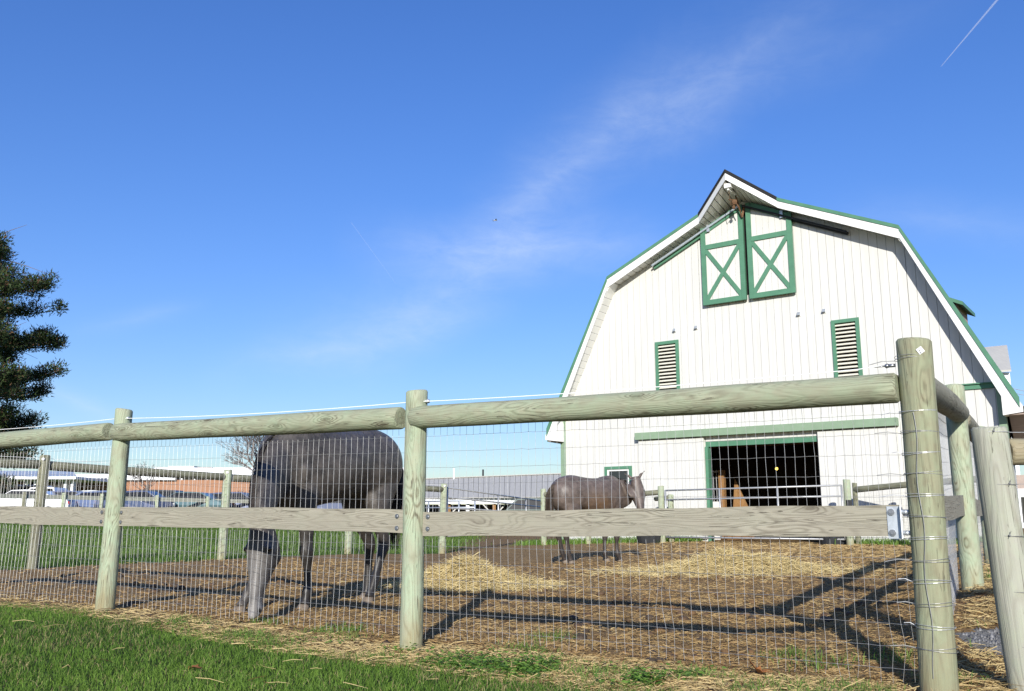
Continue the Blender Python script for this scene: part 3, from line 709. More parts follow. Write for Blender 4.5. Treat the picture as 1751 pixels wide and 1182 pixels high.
for k in range(3):
    a = FP(k+1, .02, bz_[k+1], .0); b = FP(k, .02, bz_[k], 0 if k else -.125)
    board('rail_board', a, b, .038, .152, BW, ff, seed=30+k)
def bolt(p, d, r=.011):
    d = Vector((d[0], d[1], 0)); mb = MB(); mb.tube([Vector((0, 0, 0)), d*.006], r*1.4, 10); mb.tube([d*.006, d*.012], r*.8, 6); return mb.build('bolt', M_['bolt'], ff, loc=p)
for k in (1, 2):
    for s in (-.125, .125):
        for dz_ in (.035, -.042): bolt(FP(k, .0, bz_[k]+dz_+(.003 if s < 0 else 0), s), -FN)
# galvanised bracket between the board end and the corner post
br = MB(); uu = Vector((FU[0], FU[1], 0)); nn = Vector((FN[0], FN[1], 0))
c0 = FP(0, -.004, .803, -.20)
o = MB().obox(FP(0, -.003, .803, -.178), FP(0, -.003, .803, -.118), .005, .155).build('bracket_plate', M_['galv'], ff)
MB().obox(FP(0, -.003, .803, -.120), FP(0, -.050, .803, -.108), .005, .155).build('bracket_flange', M_['galv'], ff)
for dz_ in (.05, -.05):
    bolt(FP(0, -.006, .803+dz_, -.158), -FN, .012)
    MB().tube([FP(0, .0, .803+dz_, -.12), FP(0, .0, .803+dz_, -.07)], .011, 8).build('hinge_rod', M_['galv'], ff)
    MB().blob(FP(0, -.0, .803+dz_, -.093), .015).build('rod_nut', M_['galv'], ff, smooth=True)
off = Vector((-0, 0, 0))
def ftop(f0, f1): return lambda f: f0+(f1-f0)*f
zt_ = {0: 1.438, 1: 1.454, 2: 1.50, 3: 1.51}
for k in range(3):
    a = (FC-FU*SP*(k+1)+FU*(0 if k else 0))-np.array([ffo.x, ffo.y]); b = (FC-FU*SP*k)-np.array([ffo.x, ffo.y])
    kn = [(1.63, 9.5, .028), (1.72, 10.4, -.03), (2.9, 12, .02), (1.95, 11.5, .02)] if k == 0 else [(.4, 11, .02), (2.2, 10, -.015)]
    wire_mesh('wire_mesh', a, b, .048, ftop(zt_[k+1], zt_[k]), 14, M_['wire'], ff, seed=k, kink=kn, r=.00112)
# electric rope with insulators
rope = []
for k, z in ((3, 1.66), (2, 1.640), (1, 1.583), (0, 1.575)):
    rope.append((k, z))
for (k0, z0), (k1, z1) in zip(rope[:-1], rope[1:]):
    pts = []
    for i in range(13):
        f = i/12; p = FP(k0, -.02, 0)*(1-f)+FP(k1, -.02, 0)*f; p.z = z0*(1-f)+z1*f-.035*4*f*(1-f)*.6; pts.append(p)
    if k1 == 0: pts[-1] = FP(0, -.02, 1.578, -.15)
    MB().tube(pts, .0026, 5).build('electric_rope', M_['cord'], ff)
for k, z in ((2, 1.64), (1, 1.583), (3, 1.66)):
    mb = MB(); p = FP(k, .0, z, .078); mb.tube([p, p+uu*.03], .012, 8).blob(p+uu*.03, .017); mb.build('insulator', M_['galv'], ff, smooth=True)
mb = MB(); p = FP(0, 0, 1.578, -.085); mb.tube([p, p-uu*.04], .009, 8).blob(p-uu*.04, .014).tube([p-uu*.05, p-uu*.10], .004, 6); mb.build('insulator', M_['bolt'], ff, smooth=True)
# wire wraps round the corner post
def ringpts(c, r, z, tilt, a0=0, a1=360, n=26, ph=0):
    return [Vector((c[0]+r*math.cos(R(a0+(a1-a0)*i/n)), c[1]+r*math.sin(R(a0+(a1-a0)*i/n)), z+tilt*math.sin(R(a0+(a1-a0)*i/n)+ph))) for i in range(n+1)]
rr = random.Random(5)
for k in range(13):
    z = 1.60 if k == 0 else 1.438-.1016*(k-0)
    if z < .08: break
    mb = MB(); mb.tube(ringpts((0, 0), .0868, z, .010*rr.uniform(-1, 1), ph=rr.uniform(0, 6)), .0014, 4, False)
    mb.tube(ringpts((0, 0), .0872, z+rr.uniform(.004, .010), .009*rr.uniform(-1, 1), ph=rr.uniform(0, 6)), .0012, 4, False)
    # twisted tail back along the fabric
    a = Vector((-uu.x*.085, -uu.y*.085, z)); b = a-uu*rr.uniform(.05, .13)+Vector((0, 0, rr.uniform(-.01, .012))); c = (a+b)/2+Vector((0, 0, .008))
    mb.tube([a, c, b], .0024, 4)
    mb.build('wire_wrap', M_['wire_old'] if k % 2 == 0 else M_['wire'], ff)
mb = MB(); pts = []
for i in range(30):
    z = 1.33-.0425*i; an = R(232+5*math.sin(i*.6)); pts.append((.0875*math.cos(an), .0875*math.sin(an), z))
mb.tube(pts, .0019, 4).build('wire_wrap', M_['wire_old'], ff)
# square washer with a bolt near the top of the corner post
an = R(268); cc = Vector((.0855*math.cos(an), .0855*math.sin(an), 1.63)); nrm = Vector((math.cos(an), math.sin(an), 0)); tx = Vector((-nrm.y, nrm.x, 0)); up = Vector((0, 0, 1))
q = [cc+nrm*.001+tx*(.022*math.cos(R(80+90*i)))+up*(.022*math.sin(R(80+90*i))) for i in range(4)]
MB().add(q+[v+nrm*.004 for v in q], [(0, 1, 2, 3), (7, 6, 5, 4), (0, 4, 5, 1), (1, 5, 6, 2), (2, 6, 7, 3), (3, 7, 4, 0)]).build('square_washer', M_['white_trim'], ff)
MB().tube([cc+nrm*.004, cc+nrm*.012], .006, 8).tube([cc+nrm*.012, cc+nrm*.014-up*.012], .003, 6).build('washer_bolt', M_['bolt'], ff)

# ---------------------------------------------------------------- side fence
sf = empty('side_fence', (FC[0], FC[1], 0)); tag(sf, 'log side fence running from the corner post back towards the barn', 'fence')
sp = [FC, np.array([3.54, 7.17]), np.array([5.15, 9.95]), np.array([6.75, 12.75]), np.array([8.35, 15.55])]
stop_ = [1.6, 1.86, 1.80, 1.72, 1.70]; zbs = [1.545, 1.66, 1.66, 1.58, 1.55]
for k in range(1, 5):
    p = sp[k]-FC; z = gz(*sp[k]); log('post', (p[0], p[1], z-.3), (p[0]-.02, p[1], stop_[k]), .080, PW, sf, .077, 20, 20, seed=50+k)
for k in range(4):
    a = sp[k]-FC; b = sp[k+1]-FC; u = (b-a)/np.linalg.norm(b-a)
    a2 = a+u*.04; b2 = b-u*.02
    log('top_rail', (a2[0], a2[1], zbs[k]-.06), (b2[0]+.01, b2[1], zbs[k+1]-.02), .08, SW, sf, .078, 20, 22, seed=60+k)
    n = np.array([-u[1], u[0]])*.03; za = (.84, .93, .92, .88, .86)
    board('rail_board', (a2[0]+n[0], a2[1]+n[1], za[k]), (b2[0]+n[0], b2[1]+n[1], za[k+1]), .038, .15, BW, sf, seed=70+k)
    zt0, zt1 = zbs[k]-.02, zbs[k+1]
    wire_mesh('wire_mesh', a, b, .075, ftop(zt0, zt1), 14, M_['wire'] , sf, seed=9+k, r=.0012, knots=(k == 0))

# ---------------------------------------------------------------- neighbouring fence at the right edge
nf = empty('neighbouring_fence', (2.365, 4.42, 0)); tag(nf, 'grey post strung with barbed wire and a short rail at the right edge', 'fence')
z0 = gz(2.45, 4.42)
log('post', (.045, 0, z0-.3), (-.035, .0, 1.262), .083, GW, nf, .079, 22, 24, seed=81)
o = log('top_rail', (.055, .03, 1.145), (1.5, .10, 1.17), .064, GW, nf, .062, 18, 12, seed=82)
log('post', (3.0, .2, z0-.3), (3.0, .2, 1.3), .08, GW, nf, .078, 16, 10, seed=83)
log('top_rail', (1.4, .10, 1.165), (3.0, .2, 1.17), .062, GW, nf, .062, 16, 10, seed=84)
for z in (1.235, .985, .745, .49, .245, .09):
    f = (z-z0)/(1.262-z0); cxp = .045-.08*f
    mb = MB(); mb.tube([Vector((cxp-.0, 0, 0))+v for v in ringpts((0, 0), .0835, z, .004, 180, 360, 16)], .0017, 4, False)
    mb.tube([(cxp+.0835, 0, z), (1.5, .1, z+.01), (3.0, .2, z)], .0017, 4, False)
    mb.build('barbed_wire', M_['wire_old'] if z < 1.2 else M_['wire'], nf)
    kx_ = cxp-.012+.02*math.sin(z*40); mb = MB(); p = Vector((kx_, -.0845, z)); mb.blob(p, (.006, .005, .006)); mb.tube([p, p+Vector((.004, -.008, .02))], .0015, 4).tube([p, p+Vector((-.006, -.012, -.008))], .0015, 4)
    mb.build('barb', M_['wire_old'], nf)

# ---------------------------------------------------------------- left pen fence
lf = empty('pen_fence', (LP[2][0], LP[2][1], 0)); tag(lf, 'old log and mesh fence dividing the dirt pen from the green pasture', 'fence'); L0 = Vector((LP[2][0], LP[2][1], 0))
pz = []; ptops = [779, 803, 815, 827]
for k, p in enumerate(LP):
    z = gz(*p); px = 875.5+p[0]/(p[1])*1577
    if k >= 2:
        tp = at(px, ptops[k-2], p[1]).z
    else: tp = z+1.62
    pz.append((z, tp))
    log('post', Vector((p[0], p[1], z-.3))-L0, Vector((p[0]+.03, p[1], tp))-L0, .078, OW if k < 3 else PW, lf, .075, 14, 8, seed=90+k)
for k in range(5):
    a, b = LP[k], LP[k+1]; za, zb2 = pz[k][1]-.14, pz[k+1][1]-.14
    log('top_rail', Vector((a[0], a[1], za))-L0, Vector((b[0], b[1], zb2))-L0, .068, OW, lf, .066, 12, 8, seed=100+k)
    mb = MB()
    if k >= 1:
        wire_mesh('wire_mesh', a-LP[2], b-LP[2], -.08, ftop(za-.05, zb2-.05), 11, M_['wire_old'], lf, dx=.1, dz=.125, r=.002, seed=k+40, knots=False)
    pts = [Vector((a[0], a[1], pz[k][1]-.04))-L0, Vector((b[0], b[1], pz[k+1][1]-.04))-L0]
    MB().tube(pts, .004, 4).build('electric_rope', M_['cord'], lf)
for k in (2, 3, 5):
    p = LP[k]; mb = MB(); q = Vector((p[0]+.05, p[1]-.075, pz[k][1]-.06))-L0
    mb.blob(q, .028); mb.build('insulator', M_['cord'], lf, smooth=True)

# ---------------------------------------------------------------- gates and barnyard fence
def pipe_gate(name, A, B, ztop, zbot, nb, verts, label, m=M_['steel'], r=.021, ztop1=None, zbot1=None):
    A = Vector(A); B = Vector(B); root = empty(name, (A.x, A.y, 0)); tag(root, label, 'gate'); o = Vector((A.x, A.y, 0))
    ztop1 = ztop1 or ztop; zbot1 = zbot1 or zbot
    def q(f, g): # f along, g 0 top .. 1 bottom
        p = A.lerp(B, f); zt, zb3 = ztop+(ztop1-ztop)*f, zbot+(zbot1-zbot)*f; return Vector((p.x, p.y, zt+(zb3-zt)*g))-o
    for k in range(nb):
        g = [0, .2, .42, .64, .82, 1][k] if nb == 6 else k/(nb-1)
        MB().tube([q(0, g), q(1, g)], r, 8).build('bar', m, root, smooth=True)
    for f in [0]+verts+[1]:
        MB().tube([q(f, 0)+Vector((0, 0, .01)), q(f, 1)-Vector((0, 0, .01))], r*1.15, 8).build('upright', m, root, smooth=True)
    return root
p755 = LP[5]; z = gz(*p755)
ga = at(765, 834, 21.4); gb = at(926, 856, 31)
pipe_gate('pen_gate', ga, gb, at(765, 834, 21.4).z, at(765, 917, 21.4).z, 6, [.45, .78], 'grey pipe gate standing half open left of the barn', ztop1=at(930, 857, 31).z, zbot1=at(926, 908, 31).z)
gx = pipe_gate('yard_gate', at(1138, 850, 23.3), at(1440, 850, 20.9), at(1138, 839, 23.3).z, .33, 6, [.33, .66], 'silver pipe gate across the yard in front of the barn doorway', ztop1=at(1439, 830, 20.9).z, zbot1=.33)
yf = empty('yard_fence', (4.0, 23, 0)); tag(yf, 'low post and rail fence along the front of the barn', 'fence'); Y0 = Vector((4.0, 23, 0))
ypost = [(929, 836, 26.2), (1005, 840, 25.4), (1130, 831, 23.5), (1147, 846, 23.9), (1447, 820, 20.8), (1461, 826, 21.3), (1560, 815, 19.9), (1680, 805, 18.9)]
yp = []
for k, (px, ty, Y) in enumerate(ypost):
    t = at(px, ty, Y); z = gz(t.x, t.y); yp.append(t)
    log('post', Vector((t.x, t.y, z-.3))-Y0, t-Y0, .082 if k != 5 else .06, PW if k != 5 else OW, yf, .08 if k != 5 else .058, 12, 6, seed=120+k)
for a, b in ((0, 1), (1, 2), (5, 6), (6, 7)):
    za = Vector((0, 0, .16)); log('top_rail', yp[a]-za-Y0, yp[b]-za-Y0, .07, OW, yf, .068, 12, 5, seed=140+a)
    wire_mesh('wire_mesh', (yp[a]-Y0).xy, (yp[b]-Y0).xy, -.08, ftop(yp[a].z-.2, yp[b].z-.2), 9, M_['wire_old'], yf, dx=.15, dz=.14, r=.002, seed=3, knots=False)
log('cross_rail', at(1147, 851, 23.9)-Y0, at(1120, 853, 24.2)-Y0, .06, OW, yf, .06, 12, 4, seed=160)
mb = MB(); p = at(1452, 862, 20.7)-Y0; mb.box(p-Vector((.05, .05, .09)), p+Vector((.05, .05, .09))); mb.build('gate_latch', M_['rubber'], yf)

# far pasture fence
pf = empty('pasture_fence', (-20, 38, 0)); tag(pf, 'low pale post and board fence between the pasture and the car park', 'fence'); Q0 = Vector((-20, 38, 0))
prev = None; k = 0
for px in (-130, -42, 43, 110, 175, 269, 356, 440, 525, 612, 700):
    f = (px-43)/400; Y = 35.5+8.0*f; t = at(px, 841+.026*(px-43), Y); z = gz(t.x, t.y)
    log('post', Vector((t.x, t.y, z-.2))-Q0, t-Q0, .085, OW if px == 43 else PW, pf, .08, 10, 4, seed=170+k)
    if prev is not None:
        MB().obox(prev-Vector((0, -.07, .18))-Q0, t-Vector((0, -.07, .18))-Q0, .04, .17).build('rail_board', GW, pf)
        MB().obox(prev-Vector((0, -.07, .75))-Q0, t-Vector((0, -.07, .75))-Q0, .04, .15).build('rail_board', GW, pf)
    prev = t; k += 1

# ---------------------------------------------------------------- horses
def coat(name, base, base2, face=None, brown=None, spot=7):
    m = bpy.data.materials.new(name); m.use_nodes = True; t = m.node_tree; b = t.nodes['Principled BSDF']
    b.inputs['Roughness'].default_value = .44; b.inputs['Specular IOR Level'].default_value = .45
    b.inputs['Sheen Weight'].default_value = .0; b.inputs['Sheen Roughness'].default_value = .4
    co = N(t, 'ShaderNodeTexCoord')
    def nz(s, d=5, r=.6, st=(1, 1, 1)):
        mp = N(t, 'ShaderNodeMapping'); mp.inputs['Scale'].default_value = st; n = N(t, 'ShaderNodeTexNoise'); n.inputs['Scale'].default_value = s
        n.inputs['Detail'].default_value = d; n.inputs['Roughness'].default_value = r; t.links.new(co.outputs['Object'], mp.inputs[0]); t.links.new(mp.outputs[0], n.inputs['Vector']); return n.outputs['Fac']
    def mix(f, a, c):
        mx = N(t, 'ShaderNodeMixRGB'); t.links.new(f, mx.inputs[0])
        for i, v in ((1, a), (2, c)):
            if isinstance(v, tuple): mx.inputs[i].default_value = (*v, 1)
            else: t.links.new(v, mx.inputs[i])
        return mx.outputs[0]
    def M(op, a, b_=None, c=None, clamp=False):
        k = N(t, 'ShaderNodeMath', operation=op); k.use_clamp = clamp
        for i, v in enumerate((a, b_, c)):
            if v is None: continue
            if isinstance(v, (int, float)): k.inputs[i].default_value = v
            else: t.links.new(v, k.inputs[i])
        return k.outputs[0]
    col = mix(M('MULTIPLY_ADD', nz(spot, 4), 3.4, -1.2, clamp=True), base, base2)
    fine = nz(1, 4, .7, (55, 55, 130)); col = mix(M('MULTIPLY_ADD', fine, .75, -.20, clamp=True), col, tuple(min(1, c*2.1+.02) for c in base2))
    at_ = N(t, 'ShaderNodeAttribute'); at_.attribute_name = 'zone'; sp = N(t, 'ShaderNodeSeparateColor'); t.links.new(at_.outputs['Color'], sp.inputs[0])
    if brown: col = mix(M('MULTIPLY', sp.outputs[1], M('MULTIPLY_ADD', nz(5, 3), 2, -.4, clamp=True)), col, brown)
    if face: col = mix(M('MULTIPLY', sp.outputs[0], M('MULTIPLY_ADD', nz(1, 4, .6, (30, 30, 8)), 1.4, -.05, clamp=True)), col, face)
    col = mix(sp.outputs[2], col, (.012, .011, .011))
    t.links.new(col, b.inputs['Base Color'])
    bp = N(t, 'ShaderNodeBump'); bp.inputs['Strength'].default_value = .45; bp.inputs['Distance'].default_value = .005
    b0 = N(t, 'ShaderNodeBump'); b0.inputs['Strength'].default_value = .7; b0.inputs['Distance'].default_value = .05
    t.links.new(nz(4.5, 2, .4, (1, 1, .6)), b0.inputs['Height']); t.links.new(b0.outputs[0], bp.inputs['Normal'])
    t.links.new(fine, bp.inputs['Height']); t.links.new(bp.outputs[0], b.inputs['Normal']); return m
def ring_loft(mb, rings, n=20, e=2.0):
    """rings: (centre, U axis, ru, V axis, rv)"""
    vs = []; fs = []
    for c, U, ru, V, rv in rings:
        for k in range(n):
            a = 2*math.pi*k/n; ca, sa = math.cos(a), math.sin(a)
            vs.append(Vector(c)+Vector(U)*(ru*math.copysign(abs(ca)**(2/e), ca))+Vector(V)*(rv*math.copysign(abs(sa)**(2/e), sa)))
    for i in range(len(rings)-1):
        for k in range(n):
            a, b = i*n+k, i*n+(k+1) % n; fs.append((a, b, b+n, a+n))
    fs += [tuple(range(n-1, -1, -1)), tuple(range(len(vs)-n, len(vs)))]
    mb.add(vs, fs)
def smooth_rings(keys, n=4):
    """Catmull-Rom through tuples of numbers"""
    K = np.array(keys, float); out = []
    for i in range(len(K)-1):
        p0, p1, p2, p3 = K[max(i-1, 0)], K[i], K[i+1], K[min(i+2, len(K)-1)]
        for j in range(n):
            t = j/n; out.append(.5*((2*p1)+(-p0+p2)*t+(2*p0-5*p1+4*p2-p3)*t*t+(-p0+3*p1-3*p2+p3)*t**3))
    out.append(K[-1]); return np.array(out)
def limb(mb, keys, lat=(0, 1, 0), n=16):
    """keys (x,y,z, r_fore, r_lateral)"""
    K = smooth_rings(keys, 3); rings = []; lat = Vector(lat)
    for i in range(len(K)):
        d = Vector(K[min(i+1, len(K)-1)][:3]-K[max(i-1, 0)][:3]).normalized(); U = lat.cross(d).normalized(); V = d.cross(U).normalized()
        g_ = 1.16 if K[i][2] < .7 else 1.0+.16*max(0, (.9-K[i][2])/.2) if K[i][2] < .9 else 1.0
        rings.append((K[i][:3], U, max(.004, K[i][3]*g_), V, max(.004, K[i][4]*g_)))
    ring_loft(mb, rings, n)
def fleg(dx, y, foot):      # foot: forward shift of the hoof
    s = lambda x, z: x+dx+foot*(1-z/1.0)
    return [(s(.47, 1.0)-.02, y*.7, 1.22, .15, .07), (.46+dx, y*.8, 1.08, .15, .10), (s(.46, .93), y*.95, .93, .115, .09), (s(.47, .80), y, .80, .082, .07), (s(.475, .66), y, .66, .06, .052), (s(.475, .54), y, .54, .047, .045),
            (s(.478, .475), y, .475, .052, .048), (s(.475, .42), y, .42, .044, .041), (s(.47, .35), y, .35, .031, .027), (s(.468, .22), y, .22, .031, .026), (s(.475, .155), y, .155, .043, .036), (s(.495, .10), y, .10, .032, .031), (s(.515, .055), y, .055, .042, .040)]
def hleg(dx, y, foot):
    s = lambda x, z: x+dx+foot*max(0, (1-z/.95))
    return [(-.50+dx*.3, y*.7, 1.26, .20, .10), (-.49+dx*.5, y*.8, 1.08, .215, .125), (s(-.46, .93), y*.9, .93, .175, .11), (s(-.47, .82), y, .80, .12, .085), (s(-.52, .70), y, .70, .082, .062), (s(-.58, .60), y, .60, .056, .046),
            (s(-.625, .53), y, .53, .056, .042), (s(-.63, .47), y, .47, .052, .042), (s(-.615, .40), y, .40, .040, .035), (s(-.60, .30), y, .30, .034, .029), (s(-.585, .18), y, .18, .040, .035), (s(-.565, .11), y, .11, .033, .031), (s(-.545, .055), y, .055, .042, .040)]
BODY = [(-.80, 1.24, .04, .04), (-.78, 1.22, .13, .11), (-.71, 1.20, .235, .20), (-.58, 1.20, .305, .265), (-.40, 1.21, .325, .285), (-.20, 1.215, .295, .275), (.0, 1.18, .31, .30), (.2, 1.165, .33, .305), (.36, 1.165, .36, .275), (.50, 1.175, .375, .235), (.62, 1.18, .325, .20), (.72, 1.17, .24, .165), (.79, 1.16, .13, .10), (.81, 1.16, .04, .03)]
def horse(name, loc, heading, S, neck, poll, d, f, feet, coatm, label, mane_side, hairm, maneseed=1, face_amt=1, tail_kick=0, HS=1.14, ear=.0):
    root = empty(name, loc, 0); root.rotation_euler = (0, 0, math.atan2(heading[1], heading[0])); tag(root, label, 'horse')
    mb = MB(); K = smooth_rings(BODY, 3)
    ring_loft(mb, [((k[0], 0, k[1]), (0, 0, 1), max(.01, k[2]), (0, 1, 0), max(.01, k[3])) for k in K], 28, 2.15)
    # haunch and shoulder muscles, belly tuck, withers
    for s in (1, -1):
        mb.blob((-.48, s*.15, 1.16), (.24, .135, .28)); mb.blob((.47, s*.13, 1.12), (.19, .12, .30)); mb.blob((.66, s*.08, 1.06), (.12, .09, .16))
    mb.blob((.42, 0, 1.46), (.22, .07, .10))
    (lf_, rf_, lh_, rh_) = feet
    for keys in (fleg(0, .145, lf_), fleg(0, -.145, rf_)): limb(mb, keys)
    for keys in (hleg(0, .15, lh_), hleg(0, -.15, rh_)): limb(mb, keys)
    # neck
    NK = smooth_rings(neck, 4); rings = []; poll = Vector(poll); d = Vector(d).normalized(); f = Vector(f); f = (f-d*f.dot(d)).normalized(); l = d.cross(f).normalized()
    for i in range(len(NK)):
        dd = Vector(NK[min(i+1, len(NK)-1)][:3]-NK[max(i-1, 0)][:3]).normalized()
        w = i/(len(NK)-1); latv = (Vector((0, 1, 0))*(1-w)+l*(1 if l.y > 0 else -1)*w)
        V = (latv-dd*latv.dot(dd)).normalized(); U = V.cross(dd).normalized(); rings.append((NK[i][:3], U, NK[i][3], V, NK[i][4]))
    ring_loft(mb, rings, 20)
    # head
    H = smooth_rings([(-.05, .06, .05), (.0, .092, .075), (.08, .115, .092), (.16, .135, .108), (.25, .136, .096), (.34, .108, .070), (.43, .080, .050), (.50, .064, .040), (.55, .066, .044), (.59, .058, .042), (.62, .042, .032), (.64, .015, .014)], 3)*HS
    def hp(s, a=0, b=0): return poll+d*s*HS+f*a*HS+l*b*HS
    rings = [(hp(h[0]/HS, -(h[1]/HS-.085)*1.0), f, h[1], l, h[2]) for h in H]
    ring_loft(mb, rings, 20, 2.3)
    for s in (1, -1):
        mb.blob(hp(.22, -.08, s*.068), (.075, .05, .075))             # cheeks
        mb.blob(hp(.155, .045, s*.072), (.036, .03, .03))            # brow
        mb.blob(hp(.575, .028, s*.038), (.028, .024, .026))          # nostril rim
        e0 = hp(-.02, .0, s*.05); e1 = hp(-.09, .015, s*(.075+ear*.4)); e2 = hp(-.10, .03, s*(.08+ear)); e3 = hp(-.122, .03, s*(.075+ear*1.1))
        ring_loft(mb, [(e0, l, .034, f, .022), (e1, l, .036, f, .020), (e2, l, .022, f, .014), (e3, l, .006, f, .006)], 10)
    me = bpy.data.meshes.new('body'); me.from_pydata(mb.v, [], mb.f); me.update()
    bo = bpy.data.objects.new('body', me); SC.collection.objects.link(bo)
    rm = bo.modifiers.new('r', 'REMESH'); rm.mode = 'VOXEL'; rm.voxel_size = .0125
    sm = bo.modifiers.new('s', 'SMOOTH'); sm.factor = .6; sm.iterations = 6
    dg = bpy.context.evaluated_depsgraph_get(); em = bpy.data.meshes.new_from_object(bo.evaluated_get(dg))
    bo.modifiers.clear(); bo.data = em; em.polygons.foreach_set('use_smooth', [True]*len(em.polygons))
    # coat zones: R face, G flank, B nostril/eye hollow
    co = np.empty(len(em.vertices)*3, dtype=np.float32); em.vertices.foreach_get('co', co); co = co.reshape(-1, 3)
    rel = co-np.array(poll); sd_ = rel@np.array(d); fd = rel@np.array(f); ld = rel@np.array(l)
    face = sst(.03, .36, sd_)*sst(-.09, .0, fd)*(sd_ < .75)*(np.abs(ld) < .15)*(np.abs(fd) < .3)*face_amt
    face = face*.6; muz = sst(.42, .56, sd_)*(np.abs(ld) < .15)*(np.abs(fd) < .25)*(sd_ < .75)*face_amt; face = np.maximum(face, muz)
    flank = np.exp(-((co[:, 0]-.05)/.3)**2-((co[:, 2]-1.0)/.22)**2)
    dk = np.zeros(len(co))
    for s in (1, -1):
        for (ss, aa, bb, r_) in ((.58, .045, .040, .024), (.17, .04, .095, .030)):
            c = np.array(hp(ss, aa, s*bb)); dk = np.maximum(dk, 1-sst(r_*.5, r_, np.linalg.norm(co-c, axis=1)))
    legz = sst(.85, .35, co[:, 2])*(sd_ < -.05)*.0+sst(.85, .35, co[:, 2])*(co[:, 0] < .72)*.72
    dk = np.maximum(dk, legz)
    ca = em.color_attributes.new('zone', 'FLOAT_COLOR', 'POINT'); cc = np.stack([face, flank, dk, np.ones(len(co))], 1).astype(np.float32); ca.data.foreach_set('color', cc.ravel())
    em.materials.clear(); em.materials.append(coatm); bo.parent = root; bo.scale = (S, S, S)
    def part(mb_, nm, m, smooth=True):
        o = mb_.build(nm, m, root, smooth=smooth); o.scale = (S, S, S); return o
    for s in (1, -1):
        part(MB().blob(hp(.165, .042, s*.090), (.02, .02, .02)), 'eye', M_['eye'])
    for keys in (fleg(0, .145, lf_), fleg(0, -.145, rf_), hleg(0, .15, lh_), hleg(0, -.15, rh_)):
        x, y, z = keys[-1][:3]; hb_ = MB()
        ring_loft(hb_, [((x, y, z+.01), (1, 0, 0), .040, (0, 1, 0), .039), ((x+.012, y, z-.02), (1, 0, 0), .052, (0, 1, 0), .048), ((x+.022, y, -.005), (1, 0, 0), .066, (0, 1, 0), .058)], 14); part(hb_, 'hoof', M_['hoof'])
    # mane: hair ribbons from the crest
    rr = random.Random(maneseed); mm = MB()
    for i in range(420):
        w = rr.uniform(.18, 1); j = w*(len(NK)-1); a = int(min(j, len(NK)-2)); g = j-a; c = Vector(NK[a][:3])*(1-g)+Vector(NK[a+1][:3])*g
        _, U, ru, V, rv = (rings_n := None, None, None, None, None) if False else (None, *( (lambda q: (q[1], q[2], q[3], q[4]))( (lambda dd: (0, None, 0, None, 0))(0) ) )) if False else (None, None, None, None, None)
        dd = Vector(NK[a+1][:3]-NK[a][:3]).normalized(); latv = (Vector((0, 1, 0))*(1-w)+l*(1 if l.y > 0 else -1)*w); V = (latv-dd*latv.dot(dd)).normalized(); U = V.cross(dd).normalized()
        if U.z < 0 and dd.z > -.8: U = -U
        ru = NK[a][3]*(1-g)+NK[a+1][3]*g; rv = NK[a][4]*(1-g)+NK[a+1][4]*g
        if U.x*0+U.z < -.2: U = -U
        if dd.z < -.5 and U.x < 0: U = -U
        side = mane_side; L = rr.uniform(.10, .26); n = 5; pts = []
        for q in range(n+1):
            th = (q/n)*L/max(ru, .12); th = min(th, 1.5)
            p = c+U*math.cos(th)*(ru+.012)+V*side*math.sin(th)*(rv+.014)+dd*(.03*q/n*rr.uniform(-1, 1))
            p.z -= .05*(q/n)**2*L; pts.append(p)
        wv = dd*rr.uniform(.003, .006); vs = []
        for q, p in enumerate(pts): k = 1-.6*q/n; vs += [p-wv*k, p+wv*k]
        mm.add(vs, [(2*q, 2*q+1, 2*q+3, 2*q+2) for q in range(n)])
    part(mm, 'mane', hairm)
    # forelock
    for i in range(0): pass
    tl = MB()
    for i in range(150):
        a0 = rr.uniform(0, 6.28); rr0 = .028*math.sqrt(rr.random()); L = rr.uniform(.62, .95); sp_ = rr.uniform(.02, .085)
        pts = []
        for q in range(8):
            g = q/7; x = -.78-.10*math.sin(min(1, g*3)*1.57)+.02*g+tail_kick*g; z = 1.36-L*g*.98-.0*(g < .1)
            rad_ = rr0+sp_*math.sin(g*2.6)*.8; pts.append((x+math.cos(a0)*rad_*.7, math.sin(a0)*rad_, z))
        tl.tube(pts, [.007*(1-.75*q/7) for q in range(8)], 3, False)
    part(tl, 'tail', hairm)
    return root
M_['eye'] = mat('horse_eye', (.01, .008, .006), .08, spec=.8); M_['hoof'] = mat('hoof_horn', (.20, .16, .12), .6, 0, .2, 12)
M_['hair_dark'] = mat('dark_horse_hair', (.055, .045, .038), .55, 0, .3, 30); M_['hair_brown'] = mat('brown_horse_hair', (.05, .035, .025), .6, 0, .3, 30)
c1 = coat('charcoal_coat', (.012, .011, .010), (.080, .070, .062), face=(.30, .285, .275), spot=11); c2 = coat('brown_grey_coat', (.038, .029, .024), (.125, .098, .083), face=(.12, .105, .10), brown=(.14, .078, .034))
hx, hy = -1.71, 8.74
h1 = horse('horse', (hx, hy, gz(hx, hy)-.005), (-.52, -.854), 1.11,
      [(.40, 0, 1.22, .27, .15), (.60, .03, 1.17, .25, .135), (.78, .09, 1.07, .215, .115), (.95, .20, .95, .170, .094), (1.06, .29, .81, .132, .080), (1.12, .34, .71, .098, .070)],
      (1.13, .36, .68), (.04, .03, -.99), (.96, .36, .10), (-.08, .33, .22, -.12), c1,
      'dark grey horse grazing with its head down close behind the front fence', -1, M_['hair_dark'], 3, 1.0, HS=1.02, ear=-.03)
hx, hy = 1.33, 15.9
